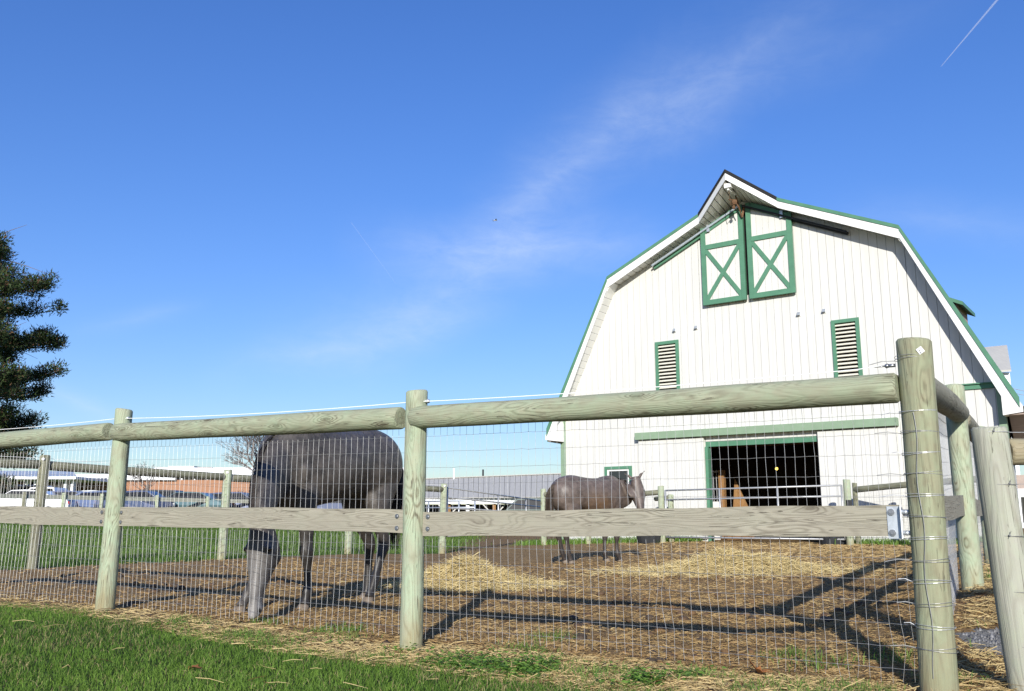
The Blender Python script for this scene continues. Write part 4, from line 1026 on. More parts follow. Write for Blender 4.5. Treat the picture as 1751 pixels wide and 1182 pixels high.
h2_ = horse('horse', (hx, hy, gz(hx, hy)-.005), (.84, .54), .965,
      [(.42, 0, 1.20, .30, .16), (.60, -.01, 1.21, .28, .145), (.72, -.05, 1.23, .27, .13), (.80, -.11, 1.26, .255, .12), (.85, -.17, 1.28, .25, .12), (.88, -.22, 1.31, .215, .11)],
      (.875, -.27, 1.46), (.06, -.14, -.97), (-.62, -.78, .1), (-.02, .05, .12, .02), c2,
      'brown-grey horse standing side-on before the barn with its head turned', 1, M_['hair_brown'], 8, .25, HS=1.26, ear=.06)

# ---------------------------------------------------------------- vegetation scatter
def blades(name, P, H, Wd, lean, m, label, cat, col, seg2=True, parent=None, az=None):
    """grass blades: P (n,3) roots"""
    n = len(P); az = rg.uniform(0, 2*np.pi, n) if az is None else az; dx = np.cos(az); dy = np.sin(az)
    la = rg.uniform(0, 2*np.pi, n); lx = np.cos(la)*lean*H; ly = np.sin(la)*lean*H
    w = Wd/2; V = np.empty((n, 5, 3))
    V[:, 0] = P; V[:, 0, 0] -= dx*w; V[:, 0, 1] -= dy*w; V[:, 1] = P; V[:, 1, 0] += dx*w; V[:, 1, 1] += dy*w
    mid = P.copy(); mid[:, 0] += lx*.35; mid[:, 1] += ly*.35; mid[:, 2] += H*.6
    V[:, 2] = mid; V[:, 2, 0] += dx*w*.8; V[:, 2, 1] += dy*w*.8; V[:, 3] = mid; V[:, 3, 0] -= dx*w*.8; V[:, 3, 1] -= dy*w*.8
    V[:, 4] = P; V[:, 4, 0] += lx; V[:, 4, 1] += ly; V[:, 4, 2] += H*(1-.25*np.minimum(lean, 1))
    k = np.arange(n)[:, None]*5; F = np.concatenate([k+[0, 1, 2], k+[0, 2, 3], k+[3, 2, 4]], 0)
    o = np_mesh(name, V.reshape(-1, 3), F, m, parent, np.tile(col, (3, 1))); tag(o, label, cat, kind='stuff'); return o
def strands(name, P, L, Wd, m, col, tilt=.15, curve=.25, parent=None, rise=0, az=None):
    """straw: bent ribbons lying about"""
    n = len(P); az = rg.uniform(0, 2*np.pi, n) if az is None else az; t = rg.normal(0, tilt, n); d = np.stack([np.cos(az)*np.cos(t), np.sin(az)*np.cos(t), np.sin(t)], 1)
    roll = rg.uniform(0, np.pi, n); sx = np.stack([-np.sin(az), np.cos(az), np.zeros(n)], 1); up = np.cross(d, sx); w = (sx*np.cos(roll)[:, None]*.9+up*np.sin(roll)[:, None])*Wd[:, None]/2
    cv = (sx*rg.normal(0, curve, n)[:, None]+np.array([0, 0, 1])*np.abs(rg.normal(0, curve*.6, n))[:, None])*L[:, None]
    a = P-d*L[:, None]/2; b = P+cv*.5; c = P+d*L[:, None]/2
    V = np.stack([a-w, a+w, b+w, b-w, c+w*.6, c-w*.6], 1); k = np.arange(n)[:, None]*6
    F = np.concatenate([k+[0, 1, 2, 3], k+[3, 2, 4, 5]], 0)
    o = np_mesh(name, V.reshape(-1, 3), F, m, parent, np.tile(col, (2, 1))); return o
M_['grass'] = mat('grass_blade', (1, 1, 1), .6, 0, .05, 1, spec=.25, transl=.35, attr='tint')
M_['straw'] = mat('straw', (1, 1, 1), .7, 0, .1, 5, spec=.3, transl=.15, attr='tint')
def lerpc(a, b, f): return np.array(a)[None]*(1-f[:, None])+np.array(b)[None]*f[:, None]
# near lawn
n = 260000; yy = 3.2+rg.random(n)**1.25*7.2; xx = rg.uniform(-1, 1, n)*(yy*.66+.4)-.0
keep = (lawn_edge(xx, yy) > -.05+rg.normal(0, .06, n)) & (xx < 2.6); xx, yy = xx[keep], yy[keep]; n = len(xx)
P = np.stack([xx, yy, gh(xx, yy)-.004], 1); cl = .6*fbm(xx, yy, 2.2, 4, 31)+.9*fbm(xx, yy, .7, 3, 35)+.5; cl2 = fbm(xx, yy, 9, 3, 77)+.5
H = (.024+.030*rg.random(n))*(.75+.6*cl2); col = lerpc((.06, .14, .018), (.215, .35, .055), np.clip(cl*.9+rg.normal(0, .22, n), 0, 1))
dry = rg.random(n) < .06+.16*(cl < .42); col[dry] = np.array((.40, .34, .16))*rg.uniform(.7, 1.1, (dry.sum(), 1))
blades('lawn_grass', P, H, rg.uniform(.0025, .0045, n), rg.uniform(.2, 1.1, n), M_['grass'], 'short mown green grass covering the foreground lawn', 'grass', col)
# pasture
n = 90000; yy = 11+rg.random(n)**1.2*30; xx = rg.uniform(-1, .15, n)*(yy*.62)
keep = (left_d(xx, yy) > .05+rg.normal(0, .1, n)) & (xx < -1.6+.9*fbm(xx, yy, .4, 3, 8)+rg.normal(0, .35, n)); xx, yy = xx[keep], yy[keep]; n = len(xx)
P = np.stack([xx, yy, gh(xx, yy)-.01], 1); cl = fbm(xx, yy, .8, 4, 41)+.5
col = lerpc((.07, .14, .025), (.17, .26, .06), np.clip(cl+rg.normal(0, .2, n), 0, 1))
blades('pasture_grass', P, rg.uniform(.05, .12, n)*(.6+yy/40), rg.uniform(.008, .014, n)*(yy/15), rg.uniform(.2, .9, n), M_['grass'], 'green grass of the pasture behind the horses', 'grass', col)
# grass strip at the foot of the barn
n = 7000; uu_ = rg.uniform(-7.0, 6.0, n); dd_ = rg.gamma(2, .18, n)+.05; ok = (uu_ < -1.5) | (uu_ > 2.3); uu_, dd_ = uu_[ok], dd_[ok]
bx_ = barn.location.x+uu_*math.cos(A_)-dd_*math.sin(A_); by_ = barn.location.y-uu_*math.sin(A_)-dd_*math.cos(A_); n = len(bx_)
col = lerpc((.09, .19, .03), (.22, .34, .07), rg.random(n))
blades('barn_weeds', np.stack([bx_, by_, gh(bx_, by_)], 1), rg.uniform(.06, .2, n), rg.uniform(.01, .03, n), rg.uniform(.2, 1, n), M_['grass'], 'strip of bright grass growing along the foot of the barn', 'grass', col)
# straw and chaff on the dirt, thick near the fence
SA, SB, SCc = (.58, .45, .22), (.36, .235, .10), (.13, .07, .03)
def strawcol(n, f): 
    c = lerpc(SB, SA, np.clip(f+rg.normal(0, .25, n), 0, 1)); dk = rg.random(n) < .12; c[dk] = np.array(SCc)*rg.uniform(.7, 1.5, (dk.sum(), 1)); return c
n = 230000; yy = 4.2+rg.random(n)**1.35*12; xx = rg.uniform(-1, 1, n)*(yy*.63+.2)
fd = front_d(xx, yy); cl = fbm(xx, yy, .9, 4, 55)+.5
dens = np.clip(1.15-fd*.05, .1, 1)*np.clip(cl*2.2-.05, .2, 1)*np.where(fd < .3, 1, .85)*(sst(-3.6, -1.4, xx+.28*(yy-8))*.7+.3*sst(1.6, .2, fd)+.12)
keep = (lawn_edge(xx, yy) < .12) & (left_d(xx, yy) < .2) & (rg.random(n) < dens) & ~gravel(xx, yy); xx, yy, cl, fd = xx[keep], yy[keep], cl[keep], fd[keep]; n = len(xx)
P = np.stack([xx, yy, gh(xx, yy)+rg.uniform(.0, .018, n)], 1)
f = np.clip(.02+.85*(fd < .2)+.9*(cl-.5), 0, 1); Ls = rg.gamma(3, .011, n)*(1+1.3*(fd < .25))+.012
o = strands('loose_straw', P, Ls, rg.uniform(.0022, .0045, n)*(.8+yy/14), M_['straw'], strawcol(n, f), .2, .2); tag(o, 'loose straw and chaff scattered over the pen and along the fence foot', 'straw', kind='stuff')
# clods of dung and earth
n = 2000; yy = 5+rg.random(n)**1.3*9; xx = rg.uniform(-1, 1, n)*(yy*.6); keep = (front_d(xx, yy) > .15) & (left_d(xx, yy) < -.3) & (fbm(xx, yy, .8, 3, 91) > -.02); xx, yy = xx[keep], yy[keep]
V = []; F = []; iv = np.array([tuple(v) for v in ICO[0]]); it = np.array(ICO[1]); cols = []
for i, (x, y) in enumerate(zip(xx, yy)):
    s = .012+.034*rnd.random()**2.0; q = iv*np.array([s*rnd.uniform(.8, 1.4), s*rnd.uniform(.8, 1.4), s*.7])*(1+rg.normal(0, .12, (12, 1)))
    V.append(q+np.array([x, y, gz(x, y)+s*.2])); F.append(it+12*i); c = np.array([(.13, .08, .045), (.19, .11, .05), (.09, .065, .045)][i % 3]); cols.append(np.tile(c, (20, 1)))
o = np_mesh('dirt_clods', np.concatenate(V), np.concatenate(F), M_['straw'], None, np.concatenate(cols)); tag(o, 'small brown clods of earth and dung on the pen floor', 'dirt', kind='stuff')
# hay heaps
def hay(cx, cy, rx, ry, h, n, label, bumps):
    root = empty('hay_pile', (cx, cy, gz(cx, cy))); tag(root, label, 'hay')
    def hh(x, y):
        z = h*np.exp(-((x)/rx)**2-((y)/ry)**2)
        for bx, by, br_, bh in bumps: z = z+bh*np.exp(-((x-bx)/br_)**2-((y-by)/br_)**2)
        return z*(1+.5*fbm(x+cx, y+cy, 3.5, 3, 8))
    gxs = np.linspace(-2*rx, 2*rx, 44); gys = np.linspace(-2*ry, 2*ry, 34); X, Y = np.meshgrid(gxs, gys)
    Z = hh(X, Y)+gh(X+cx, Y+cy)-gz(cx, cy)-.03; ii = np.arange(X.size).reshape(X.shape)
    Fq = np.stack([ii[:-1, :-1], ii[:-1, 1:], ii[1:, 1:], ii[1:, :-1]], -1).reshape(-1, 4)
    np_mesh('heap', np.stack([X.ravel(), Y.ravel(), Z.ravel()], 1), Fq, GM_HAY, root, smooth=True)
    x = rg.normal(0, rx*.75, n); y = rg.normal(0, ry*.75, n); z = hh(x, y)+gh(x+cx, y+cy)-gz(cx, cy)+rg.uniform(-.02, .03, n)
    col = lerpc((.56, .43, .19), (.80, .67, .35), np.clip(.5+rg.normal(0, .3, n), 0, 1)); dk = rg.random(n) < .1; col[dk] *= .45
    s = strands('hay_strands', np.stack([x, y, z], 1), rg.gamma(4, .03, n)+.04, rg.uniform(.003, .006, n), M_['straw'], col, .38, .35, root); s['kind'] = 'stuff'
GM_HAY = ground_mat('hay_bed', [(.22, .15, .06), (.42, .31, .13), (.55, .43, .2)], 8, 1.0, 90)
n = 60000; yy = 12+rg.random(n)*12; xx = (1-rg.random(n)**1.6*.95)*yy*.55; dB = (xx-barn.location.x)*(-math.sin(A_))+(yy-barn.location.y)*(-math.cos(A_))
keep = (dB > .15) & (left_d(xx, yy) < .2) & (rg.random(n) < np.clip(fbm(xx, yy, .5, 3, 4)*2+.55+.03*(xx-3), .05, 1)*sst(.08, .5, xx/(yy*.55))) & (side_d(xx, yy) < 1); xx, yy = xx[keep], yy[keep]; n = len(xx)
o = strands('yard_straw', np.stack([xx, yy, gh(xx, yy)+rg.uniform(.0, .015, n)], 1), rg.gamma(3, .025, n)+.02, rg.uniform(.006, .011, n), M_['straw'], strawcol(n, np.full(n, .45)), .15, .2); tag(o, 'golden chaff spread over the yard before the barn', 'straw', kind='stuff')
hay(-.50, 11.0, .52, .40, .22, 15000, 'golden heap of loose hay beside the centre fence post', [(-.05, .05, .22, .10), (-.45, -.1, .25, .08), (.95, -.15, .4, .04)])
hay(3.1, 13.1, .95, .5, .17, 15000, 'low spread of loose hay in front of the barn doorway', [(-.2, .1, .3, .07), (.5, .0, .35, .05)])
# clover and weeds along the foot of the fence
n = 17000; s_ = rg.uniform(-4.8, 1.3, n); cxw = rg.choice([-4.9, -3.9, -3.0, -2.3, -1.9, -1.5, -1.2, -.9, -.4, .1], n); s_ = cxw+rg.normal(0, .22, n); o_ = -rg.gamma(3, .12, n)
s_[:9000] = rg.normal(-1.75, .55, 9000); o_[:9000] = -.42+rg.normal(0, .11, 9000)-.0*s_[:9000]
xx = FC[0]+FU[0]*s_+FN[0]*o_; yy = FC[1]+FU[1]*s_+FN[1]*o_; keep = (lawn_edge(xx, yy) < .08) & (fbm(xx, yy, 3.0, 4, 13) > -.03); xx, yy = xx[keep], yy[keep]; n = len(xx)
z = gh(xx, yy)+rg.gamma(2, .012, n); az = rg.uniform(0, 6.28, n); s = rg.uniform(.006, .014, n); tl = rg.uniform(-.5, .5, (n, 2))
ang = az[:, None]+np.arange(5)[None]*2*np.pi/5; rx_ = np.cos(ang)*s[:, None]; ry_ = np.sin(ang)*s[:, None]*.75
V = np.stack([xx[:, None]+rx_, yy[:, None]+ry_, z[:, None]+rx_*tl[:, :1]+ry_*tl[:, 1:]], -1)
F = np.arange(n*5).reshape(n, 5); col = lerpc((.09, .20, .03), (.24, .40, .07), rg.random(n))
o = np_mesh('clover', V.reshape(-1, 3), F, M_['grass'], None, col); tag(o, 'low green clover and weeds at the foot of the front fence', 'weeds', kind='stuff')
n = 9000; c = rg.integers(0, 60, n); cs = rg.uniform(-5.5, 4.5, 60); co_ = np.where(rg.random(60) < .6, -rg.uniform(0, .5, 60), rg.uniform(0, 1.0, 60)); s_ = cs[c]+rg.normal(0, .09, n); o_ = co_[c]+rg.normal(0, .09, n)
xx = FC[0]+FU[0]*s_+FN[0]*o_; yy = FC[1]+FU[1]*s_+FN[1]*o_; keep = lawn_edge(xx, yy) < .1; xx, yy = xx[keep], yy[keep]; n = len(xx)
xs_ = FC[0]+SU[0]*0; col = lerpc((.08, .17, .03), (.25, .36, .08), rg.random(n))
blades('fence_weeds', np.stack([xx, yy, gh(xx, yy)-.004], 1), rg.uniform(.03, .09, n), rg.uniform(.003, .006, n), rg.uniform(.3, 1.2, n), M_['grass'], 'sparse tufts of green grass among the straw by the fence', 'grass', col)
# weeds on the right verge
n = 9000; c = rg.integers(0, 30, n); t_ = rg.uniform(.2, 9, 30); of = rg.uniform(.05, 1.4, 30); a_ = t_[c]+rg.normal(0, .12, n); b_ = of[c]+rg.normal(0, .1, n)
xx = FC[0]+SU[0]*a_+SN[0]*b_; yy = FC[1]+SU[1]*a_+SN[1]*b_; keep = ~gravel(xx, yy); xx, yy = xx[keep], yy[keep]; n = len(xx); col = lerpc((.08, .17, .03), (.26, .36, .09), rg.random(n))
blades('verge_weeds', np.stack([xx, yy, gh(xx, yy)-.004], 1), rg.uniform(.04, .12, n), rg.uniform(.004, .008, n), rg.uniform(.3, 1.2, n), M_['grass'], 'grass tufts along the outside of the side fence', 'grass', col)
n = 16000; a_ = rg.uniform(-.2, 9, n); b_ = rg.gamma(1.6, .4, n); xx = FC[0]+SU[0]*a_+SN[0]*b_; yy = FC[1]+SU[1]*a_+SN[1]*b_; keep = ~gravel(xx, yy); xx, yy = xx[keep], yy[keep]; n = len(xx)
o = strands('verge_straw', np.stack([xx, yy, gh(xx, yy)+rg.uniform(0, .03, n)], 1), rg.gamma(3, .03, n)+.03, rg.uniform(.003, .006, n), M_['straw'], strawcol(n, np.full(n, .9)), .25, .25); tag(o, 'pale dry straw lying outside the side fence', 'straw', kind='stuff')
# long dry stalks on the lawn and at the verge
n = 150; yy = rg.uniform(4.2, 8.6, n); xx = rg.uniform(-1, 1, n)*(yy*.6); keep = lawn_edge(xx, yy) > -.5; xx, yy = xx[keep], yy[keep]; n = len(xx)
o = strands('dry_stalks', np.stack([xx, yy, gh(xx, yy)+rg.uniform(.03, .05, n)], 1), rg.uniform(.05, .17, n), rg.uniform(.002, .0035, n), M_['straw'], strawcol(n, np.full(n, 1.0)), .15, .2); tag(o, 'long dry stalks lying on the lawn', 'straw', kind='stuff')
# gravel stones
n = 16000; yy = 4.4+rg.random(n)*5; xx = 2.5+rg.random(n)*2.6; keep = gravel(xx, yy); xx, yy = xx[keep], yy[keep]; n = len(xx)
s = rg.uniform(.006, .018, n); tet = np.array([(1, 0, -.4), (-.5, .9, -.4), (-.5, -.9, -.4), (0, 0, .8)]); V = np.stack([xx, yy, gh(xx, yy)+s*.3], 1)[:, None]+tet[None]*s[:, None, None]*rg.uniform(.7, 1.3, (n, 4, 1))
k = np.arange(n)[:, None]*4; F = np.concatenate([k+[0, 1, 3], k+[1, 2, 3], k+[2, 0, 3]], 0); g_ = rg.uniform(.18, .5, (n, 1))*np.array([[.85, .84, .82]])
o = np_mesh('gravel_stones', V.reshape(-1, 3), F, M_['straw'], None, np.tile(g_, (3, 1))); tag(o, 'loose grey gravel right of the corner post', 'gravel', kind='stuff')
# fallen leaves
M_['leaf'] = mat('dead_leaf', (.36, .15, .05), .7, 0, .3, 40, transl=.2)
def leaf(px, py, s, label, dz=.03, up=0):
    p = onground(px, py); mb = MB(); rr = random.Random(int(px)); cols_ = []
    root = empty('fallen_leaf', (p.x, p.y, p.z+dz), rr.uniform(0, 6)); tag(root, label, 'leaf')
    pts = []
    for i in range(14):
        a = 2*math.pi*i/14; r_ = s*(1 if i % 2 == 0 else .55)*rr.uniform(.75, 1.1); pts.append((r_*math.cos(a), r_*.7*math.sin(a), .35*r_*math.sin(a*2+1)*.5+up*r_*(1+math.cos(a))))
    mb.add([(0, 0, 0)]+pts, [(0, i+1, (i+1) % 14+1) for i in range(14)]); mb.add([(v[0], v[1], v[2]-.002) for v in [(0, 0, 0)]+pts], [(0, (i+1) % 14+1, i+1) for i in range(14)])
    mb.build('blade', M_['leaf'], root); MB().tube([(0, 0, 0), (-s*.9, .01, .01), (-s*1.5, .0, -.01)], .0015, 4).build('stalk', M_['leaf'], root)
leaf(332, 1153, .055, 'curled reddish dead leaf lying on the lawn near the bottom left', .035)
leaf(325, 1049, .035, 'small orange dead leaf in the straw right of the leftmost post', .01)
leaf(1296, 1160, .075, 'orange-brown dead leaf standing against the foot of the corner post', .03, .6)
leaf(1585, 1160, .06, 'brown dead leaf on the straw beside the corner post', .02, .5)

# ---------------------------------------------------------------- trees
M_['bark'] = mat('tree_bark', (.17, .13, .10), .9, 0, .3, 12, .8, 30); M_['twig'] = mat('bare_twig', (.16, .13, .115), .9, 0, .2, 12)
M_['needle'] = mat('pine_needles', (1, 1, 1), .65, 0, .15, 2, transl=.15, attr='tint')
def pine(px, base_py, Y, top_py, label):
    b = at(px, 884, Y); z0 = gz(b.x, b.y); KS = Y/32; H = (at(px, top_py, Y).z-z0)/KS; root = empty('pine_tree', (b.x, b.y, z0)); root.scale = (KS, KS, KS); tag(root, label, 'tree')
    rr = random.Random(4)
    tp = [(0.1*math.sin(k*.7), .1*math.cos(k), H*k/10) for k in range(11)]; MB().tube(tp, [.34*(1-.9*k/10)+.02 for k in range(11)], 10).build('trunk', M_['bark'], root, smooth=True)
    lb = MB(); tw = MB(); cent = []
    nb = 100
    for i in range(nb):
        f = (i+.5)/nb; z = H*(.10+.88*f); prof = 4.9*(1-f)**.38*(.62+.55*abs(math.sin(f*17+1.3)))
        prof = min(prof, 4.45)*(1 if f > .2 else .85); az = i*2.399+rr.uniform(-.4, .4); L = prof*rr.uniform(.55, 1.12); z += rr.uniform(-.35, .35)
        dirn = Vector((math.cos(az), math.sin(az), 0)); pts = []
        for q in range(7):
            g = q/6; p = dirn*(L*g)+Vector((0, 0, z+L*(-.10*g-.12*g*g+.26*g**4))); pts.append(p+Vector((rr.gauss(0, .04), rr.gauss(0, .04), 0))*q)
        lb.tube(pts, [max(.012, .07*(1-f*.6)*(1-.85*q/6)) for q in range(7)], 5)
        for q in range(int(7+L*7)):
            g = rr.uniform(.30, 1.0)**.7; j = g*6; a = int(min(j, 5)); p = pts[a].lerp(pts[a+1], j-a)
            side = dirn.cross(Vector((0, 0, 1)))*rr.uniform(-1, 1)*(.62*L*(1-g*.75)*.55+.18); e = p+side+Vector((0, 0, rr.uniform(-.05, .22)))
            tw.tube([p, (p+e)/2+Vector((0, 0, .04)), e], [.012, .008, .004], 3, False)
            cent.append((e, rr.uniform(.22, .45))); 
            if rr.random() < .7: cent.append(((p+e)/2, rr.uniform(.25, .45)))
    for q in range(60):   # dead pale twigs inside the crown
        z = H*rr.uniform(.15, .95); az = rr.uniform(0, 6.28); L = rr.uniform(1.0, 3.0); d_ = Vector((math.cos(az), math.sin(az), rr.uniform(-.1, .35))); pts = [Vector((0, 0, z))+d_*L*g+Vector((0, 0, .3*math.sin(g*3+q)*g)) for g in (.2, .45, .7, 1)]
        tw.tube(pts, [.03, .02, .012, .005], 4, False)
    lb.build('limbs', M_['bark'], root); tw.build('twigs', M_['twig'], root)
    C = np.array([tuple(c) for c, _ in cent]); Rr = np.array([r for _, r in cent]); per = 44
    n = len(C)*per; c = np.repeat(C, per, 0); r_ = np.repeat(Rr, per); dv = rg.normal(0, 1, (n, 3)); dv /= np.linalg.norm(dv, axis=1)[:, None]; dv[:, 2] = dv[:, 2]*.8+.12
    P = c+dv*(r_*rg.random(n)**.5)[:, None]; d = dv+rg.normal(0, .5, (n, 3)); d[:, 2] += .5; d /= np.linalg.norm(d, axis=1)[:, None]
    sd_ = np.cross(d, rg.normal(0, 1, (n, 3))); sd_ /= np.linalg.norm(sd_, axis=1)[:, None]; L = rg.uniform(.08, .17, n)[:, None]; w = rg.uniform(.012, .03, n)[:, None]
    V = np.stack([P-sd_*w, P+sd_*w, P+d*L], 1); F = np.arange(n*3).reshape(n, 3); tone = np.repeat(rg.uniform(.6, 1.25, len(C)), per)[:, None]*rg.uniform(.7, 1.3, (n, 1))
    col = np.array([[.045, .075, .022]])*tone; br_ = rg.random(n) < .13; col[br_] = np.array([.14, .08, .045])
    o = np_mesh('crown', V.reshape(-1, 3), F, M_['needle'], root, col); o['kind'] = 'stuff'
    return root
pine(-106, 884, 45, 385, 'tall dark green pine tree reaching in from the left edge')
def bare(px, Y, top_py, label, seed, spread=.55, name='bare_tree', depth=6, r0=.16, group=None, trunkf=.28, zb=None, thin=.006):
    b = at(px, 884, Y); z0 = gz(b.x, b.y); H = at(px, top_py, Y).z-z0; root = empty(name, (b.x, b.y, z0)); tag(root, label, 'tree', group)
    rr = random.Random(seed); tr = MB(); cr = MB()
    def grow(p, d, L, r, k, mb):
        e = p+d*L; mid = (p+e)/2+Vector((rr.gauss(0, .04), rr.gauss(0, .04), rr.gauss(0, .02)))*L; r = max(r, thin); mb.tube([p, mid, e], [r, r*.85, max(thin, r*.68)], 5 if k < 3 else 3, False)
        if k >= depth: return
        for j in range(3 if k < 4 else 2+int(rr.random() < .5)):
            nd = (d+Vector((rr.gauss(0, spread), rr.gauss(0, spread), rr.gauss(.12, spread*.5)))).normalized(); grow(e if j else mid.lerp(e, .6), nd, L*rr.uniform(.62, .86), r*.62, k+1, cr)
    grow(Vector((0, 0, 0)), Vector((rr.gauss(0, .05), 0, 1)).normalized(), H*trunkf, r0, 0, tr)
    tr.build('trunk', M_['bark'], root); cr.build('crown', M_['twig'], root); return root
bare(442, 62, 700, 'leafless tree standing behind the grazing horse', 3, .5, r0=.17, thin=.009, depth=7)
bare(255, 80, 785, 'small leafless tree above the roof of the brick building', 5, .45, r0=.1, thin=.014, depth=5)
for i, (px, ty) in enumerate(((232, 812), (300, 815), (405, 812))):
    bare(px, 60, ty, ['leafless shrub-like tree before the brick wall behind the leftmost post', 'leafless low tree before the brick wall above the black car', 'leafless low tree before the brick wall beside the grazing horse'][i], 20+i, .6, r0=.05, depth=5, group='small bare trees along the brick wall', trunkf=.2, thin=.012)

# ---------------------------------------------------------------- far buildings
M_['brick'] = mat('orange_brick', (.36, .19, .115), .9, 0, .12, 20, .1, 60); M_['roofgrey'] = mat('grey_metal_roof', (.43, .42, .385), .7, .0, .07, 2, stretch=(4, 1, 1))
M_['far_white'] = mat('white_fascia', (.80, .82, .84), .6, 0, .04, 1); M_['canopy'] = mat('canopy_roof', (.42, .47, .53), .5, .1, .08, 2)
bb = empty('brick_building', at(260, 884, 88)*1); bb.location.z = .3; tag(bb, 'long low orange brick building with white fascia behind the parked cars', 'building'); B0 = bb.location.copy()
def W(px, py, Y): return at(px, py, Y)-B0
def fbox(px0, px1, py_t, py_b, Y, dep, name, m, parent=bb):
    a = at(px0, py_t, Y); b = at(px1, py_t, Y); zb_ = at((px0+px1)/2, py_b, Y).z if py_b is not None else .2; zt_b = (a.z+b.z)/2
    return MB().box(Vector((a.x, Y, zb_))-B0, Vector((b.x, Y+dep, zt_b))-B0).build(name, m, parent)
fbox(128, 700, 821, None, 88, 14, 'wall', M_['brick'])
fbox(124, 300, 811, 821, 87.6, 15, 'fascia', M_['far_white'])
fbox(300, 704, 808, 813, 87.6, 15, 'fascia', M_['far_white']); 
fbox(262, 706, 800, 808, 90, 14, 'parapet', M_['far_white'])
fbox(300, 702, 813, 821, 88.2, 12, 'clerestory', M_['glass'])
for px in range(310, 700, 22): fbox(px, px+2.4, 813, 821, 88.1, .1, 'mullion', M_['far_white'])
fbox(145, 182, 817.0, 823, 87.5, .3, 'window', M_['galv'])
for px in range(148, 182, 6): fbox(px, px+4, 818, 822.4, 87.4, .1, 'pane', M_['glass'])
fbox(288, 332, 797, 801, 94, 3, 'rooftop_unit', M_['concrete'])
fbox(338, 362, 799, 803, 94, 2, 'rooftop_unit', M_['grille'])
# canopy wing to the left
cw = empty('entrance_canopy', at(60, 884, 80)); cw.location.z = .3; tag(cw, 'white-edged canopy with white pillars and dark glazing at the far left', 'building'); B0c = cw.location.copy()
def cbox(px0, px1, py_t, py_b, Y, dep, name, m):
    a = at(px0, py_t, Y); b = at(px1, py_t, Y); zb_ = at((px0+px1)/2, py_b, Y).z if py_b is not None else .2
    return MB().box(Vector((a.x, Y, zb_))-B0c, Vector((b.x, Y+dep, (a.z+b.z)/2))-B0c).build(name, m, cw)
cbox(-160, 130, 815, 819.5, 78, 10, 'fascia', M_['far_white'])
a = at(-160, 815, 78.1)-B0c; b = at(131, 815, 78.1)-B0c; c = at(126, 806, 86)-B0c; d = at(-150, 804, 86)-B0c
MB().add([a, b, c, d], [(0, 1, 2, 3)]).add([a-Vector((0, 0, .05)), b-Vector((0, 0, .05)), c-Vector((0, 0, .05)), d-Vector((0, 0, .05))], [(3, 2, 1, 0)]).build('roof', M_['canopy'], cw)
cbox(-160, 44, 819.5, 826, 84, .3, 'glazing', M_['glass']); cbox(-160, 44, 825.5, None, 83.6, .4, 'wall', M_['brick']); cbox(44, 128, 819.6, None, 85, .3, 'glazing', M_['glass'])
for px in (-60, 12, 46, 61, 112, 124): cbox(px-2.2, px+2.2, 819.4, None, 79, .5, 'pillar', M_['far_white'])

# long shed left of the barn
sh = empty('open_shed', (-2, 62, 0)); tag(sh, 'long open-fronted shed with a low grey metal roof left of the barn', 'shed'); S0 = Vector((-2, 62, 0))
rl = at(670, 821.5, 72); rr2 = at(1005, 809, 64); el = at(670, 852, 66); er = at(1005, 849, 58)
n = 38
for k in range(n):       # roof sheets one by one
    f0, f1 = k/n, (k+1)/n-.0015; a, b, c, d = el.lerp(er, f0), el.lerp(er, f1), rl.lerp(rr2, f1), rl.lerp(rr2, f0); o_ = Vector((0, 0, .004*(k % 2)))
    q = [a+o_, b+o_, c+o_, d+o_]; q2 = [v-Vector((0, 0, .05)) for v in q]
    MB().add([v-S0 for v in q+q2], [(0, 1, 2, 3), (7, 6, 5, 4), (0, 4, 5, 1), (1, 5, 6, 2), (2, 6, 7, 3), (3, 7, 4, 0)]).build('roof_sheet', M_['roofgrey'], sh)
bk = Vector((1.6, 14, 0)); MB().add([v-S0 for v in (rl, rr2, rr2+bk-Vector((0, 0, 1.5)), rl+bk-Vector((0, 0, 1.5)))], [(0, 1, 2, 3)]).build('rear_roof', M_['roofgrey'], sh)
MB().obox(rl-S0+Vector((0, 0, .03)), rr2-S0+Vector((0, 0, .03)), .3, .06).build('ridge_cap', M_['roofgrey'], sh)
fa, fb = at(690, 857, 65.5), at(893, 856.5, 61); MB().obox(fa-S0, fb-S0, .1, .38).build('fascia', M_['far_white'], sh)
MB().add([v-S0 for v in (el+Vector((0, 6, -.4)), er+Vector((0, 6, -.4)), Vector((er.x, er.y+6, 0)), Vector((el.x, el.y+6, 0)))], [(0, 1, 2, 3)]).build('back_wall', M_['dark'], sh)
for i, px in enumerate((700, 722, 768, 800, 845, 880, 905)):
    p = el.lerp(er, (px-670)/335); p = at(px, 860, p.y+.3); m = LW if px in (768, 845) else M_['far_white']
    MB().box(Vector((p.x-.11, p.y, .1))-S0, Vector((p.x+.11, p.y+.2, p.z+.1))-S0).build('shed_post', m, sh)
    if px in (768, 845):
        for s in (-1, 1): MB().obox(Vector((p.x, p.y+.1, p.z-.9))-S0, Vector((p.x+s*.8, p.y+.1, p.z-.05))-S0, .08, .1, (0, 1, 0)).build('knee_brace', M_['concrete'], sh)
for px, ty in ((776, 801), (826, 803)):
    t = at(px, ty, 69); MB().tube([Vector((t.x, t.y, t.z-1.0))-S0, t-S0], .07, 6).build('vent_pipe', M_['far_white'] if px < 800 else M_['rubber'], sh)
pn = pipe_gate('corral_panel', at(708, 860, 50), at(812, 860, 47), at(708, 858, 50).z, .3, 5, [.25, .5, .75], 'pale blue-grey pipe corral panel before the open shed', M_['galv'], .035)
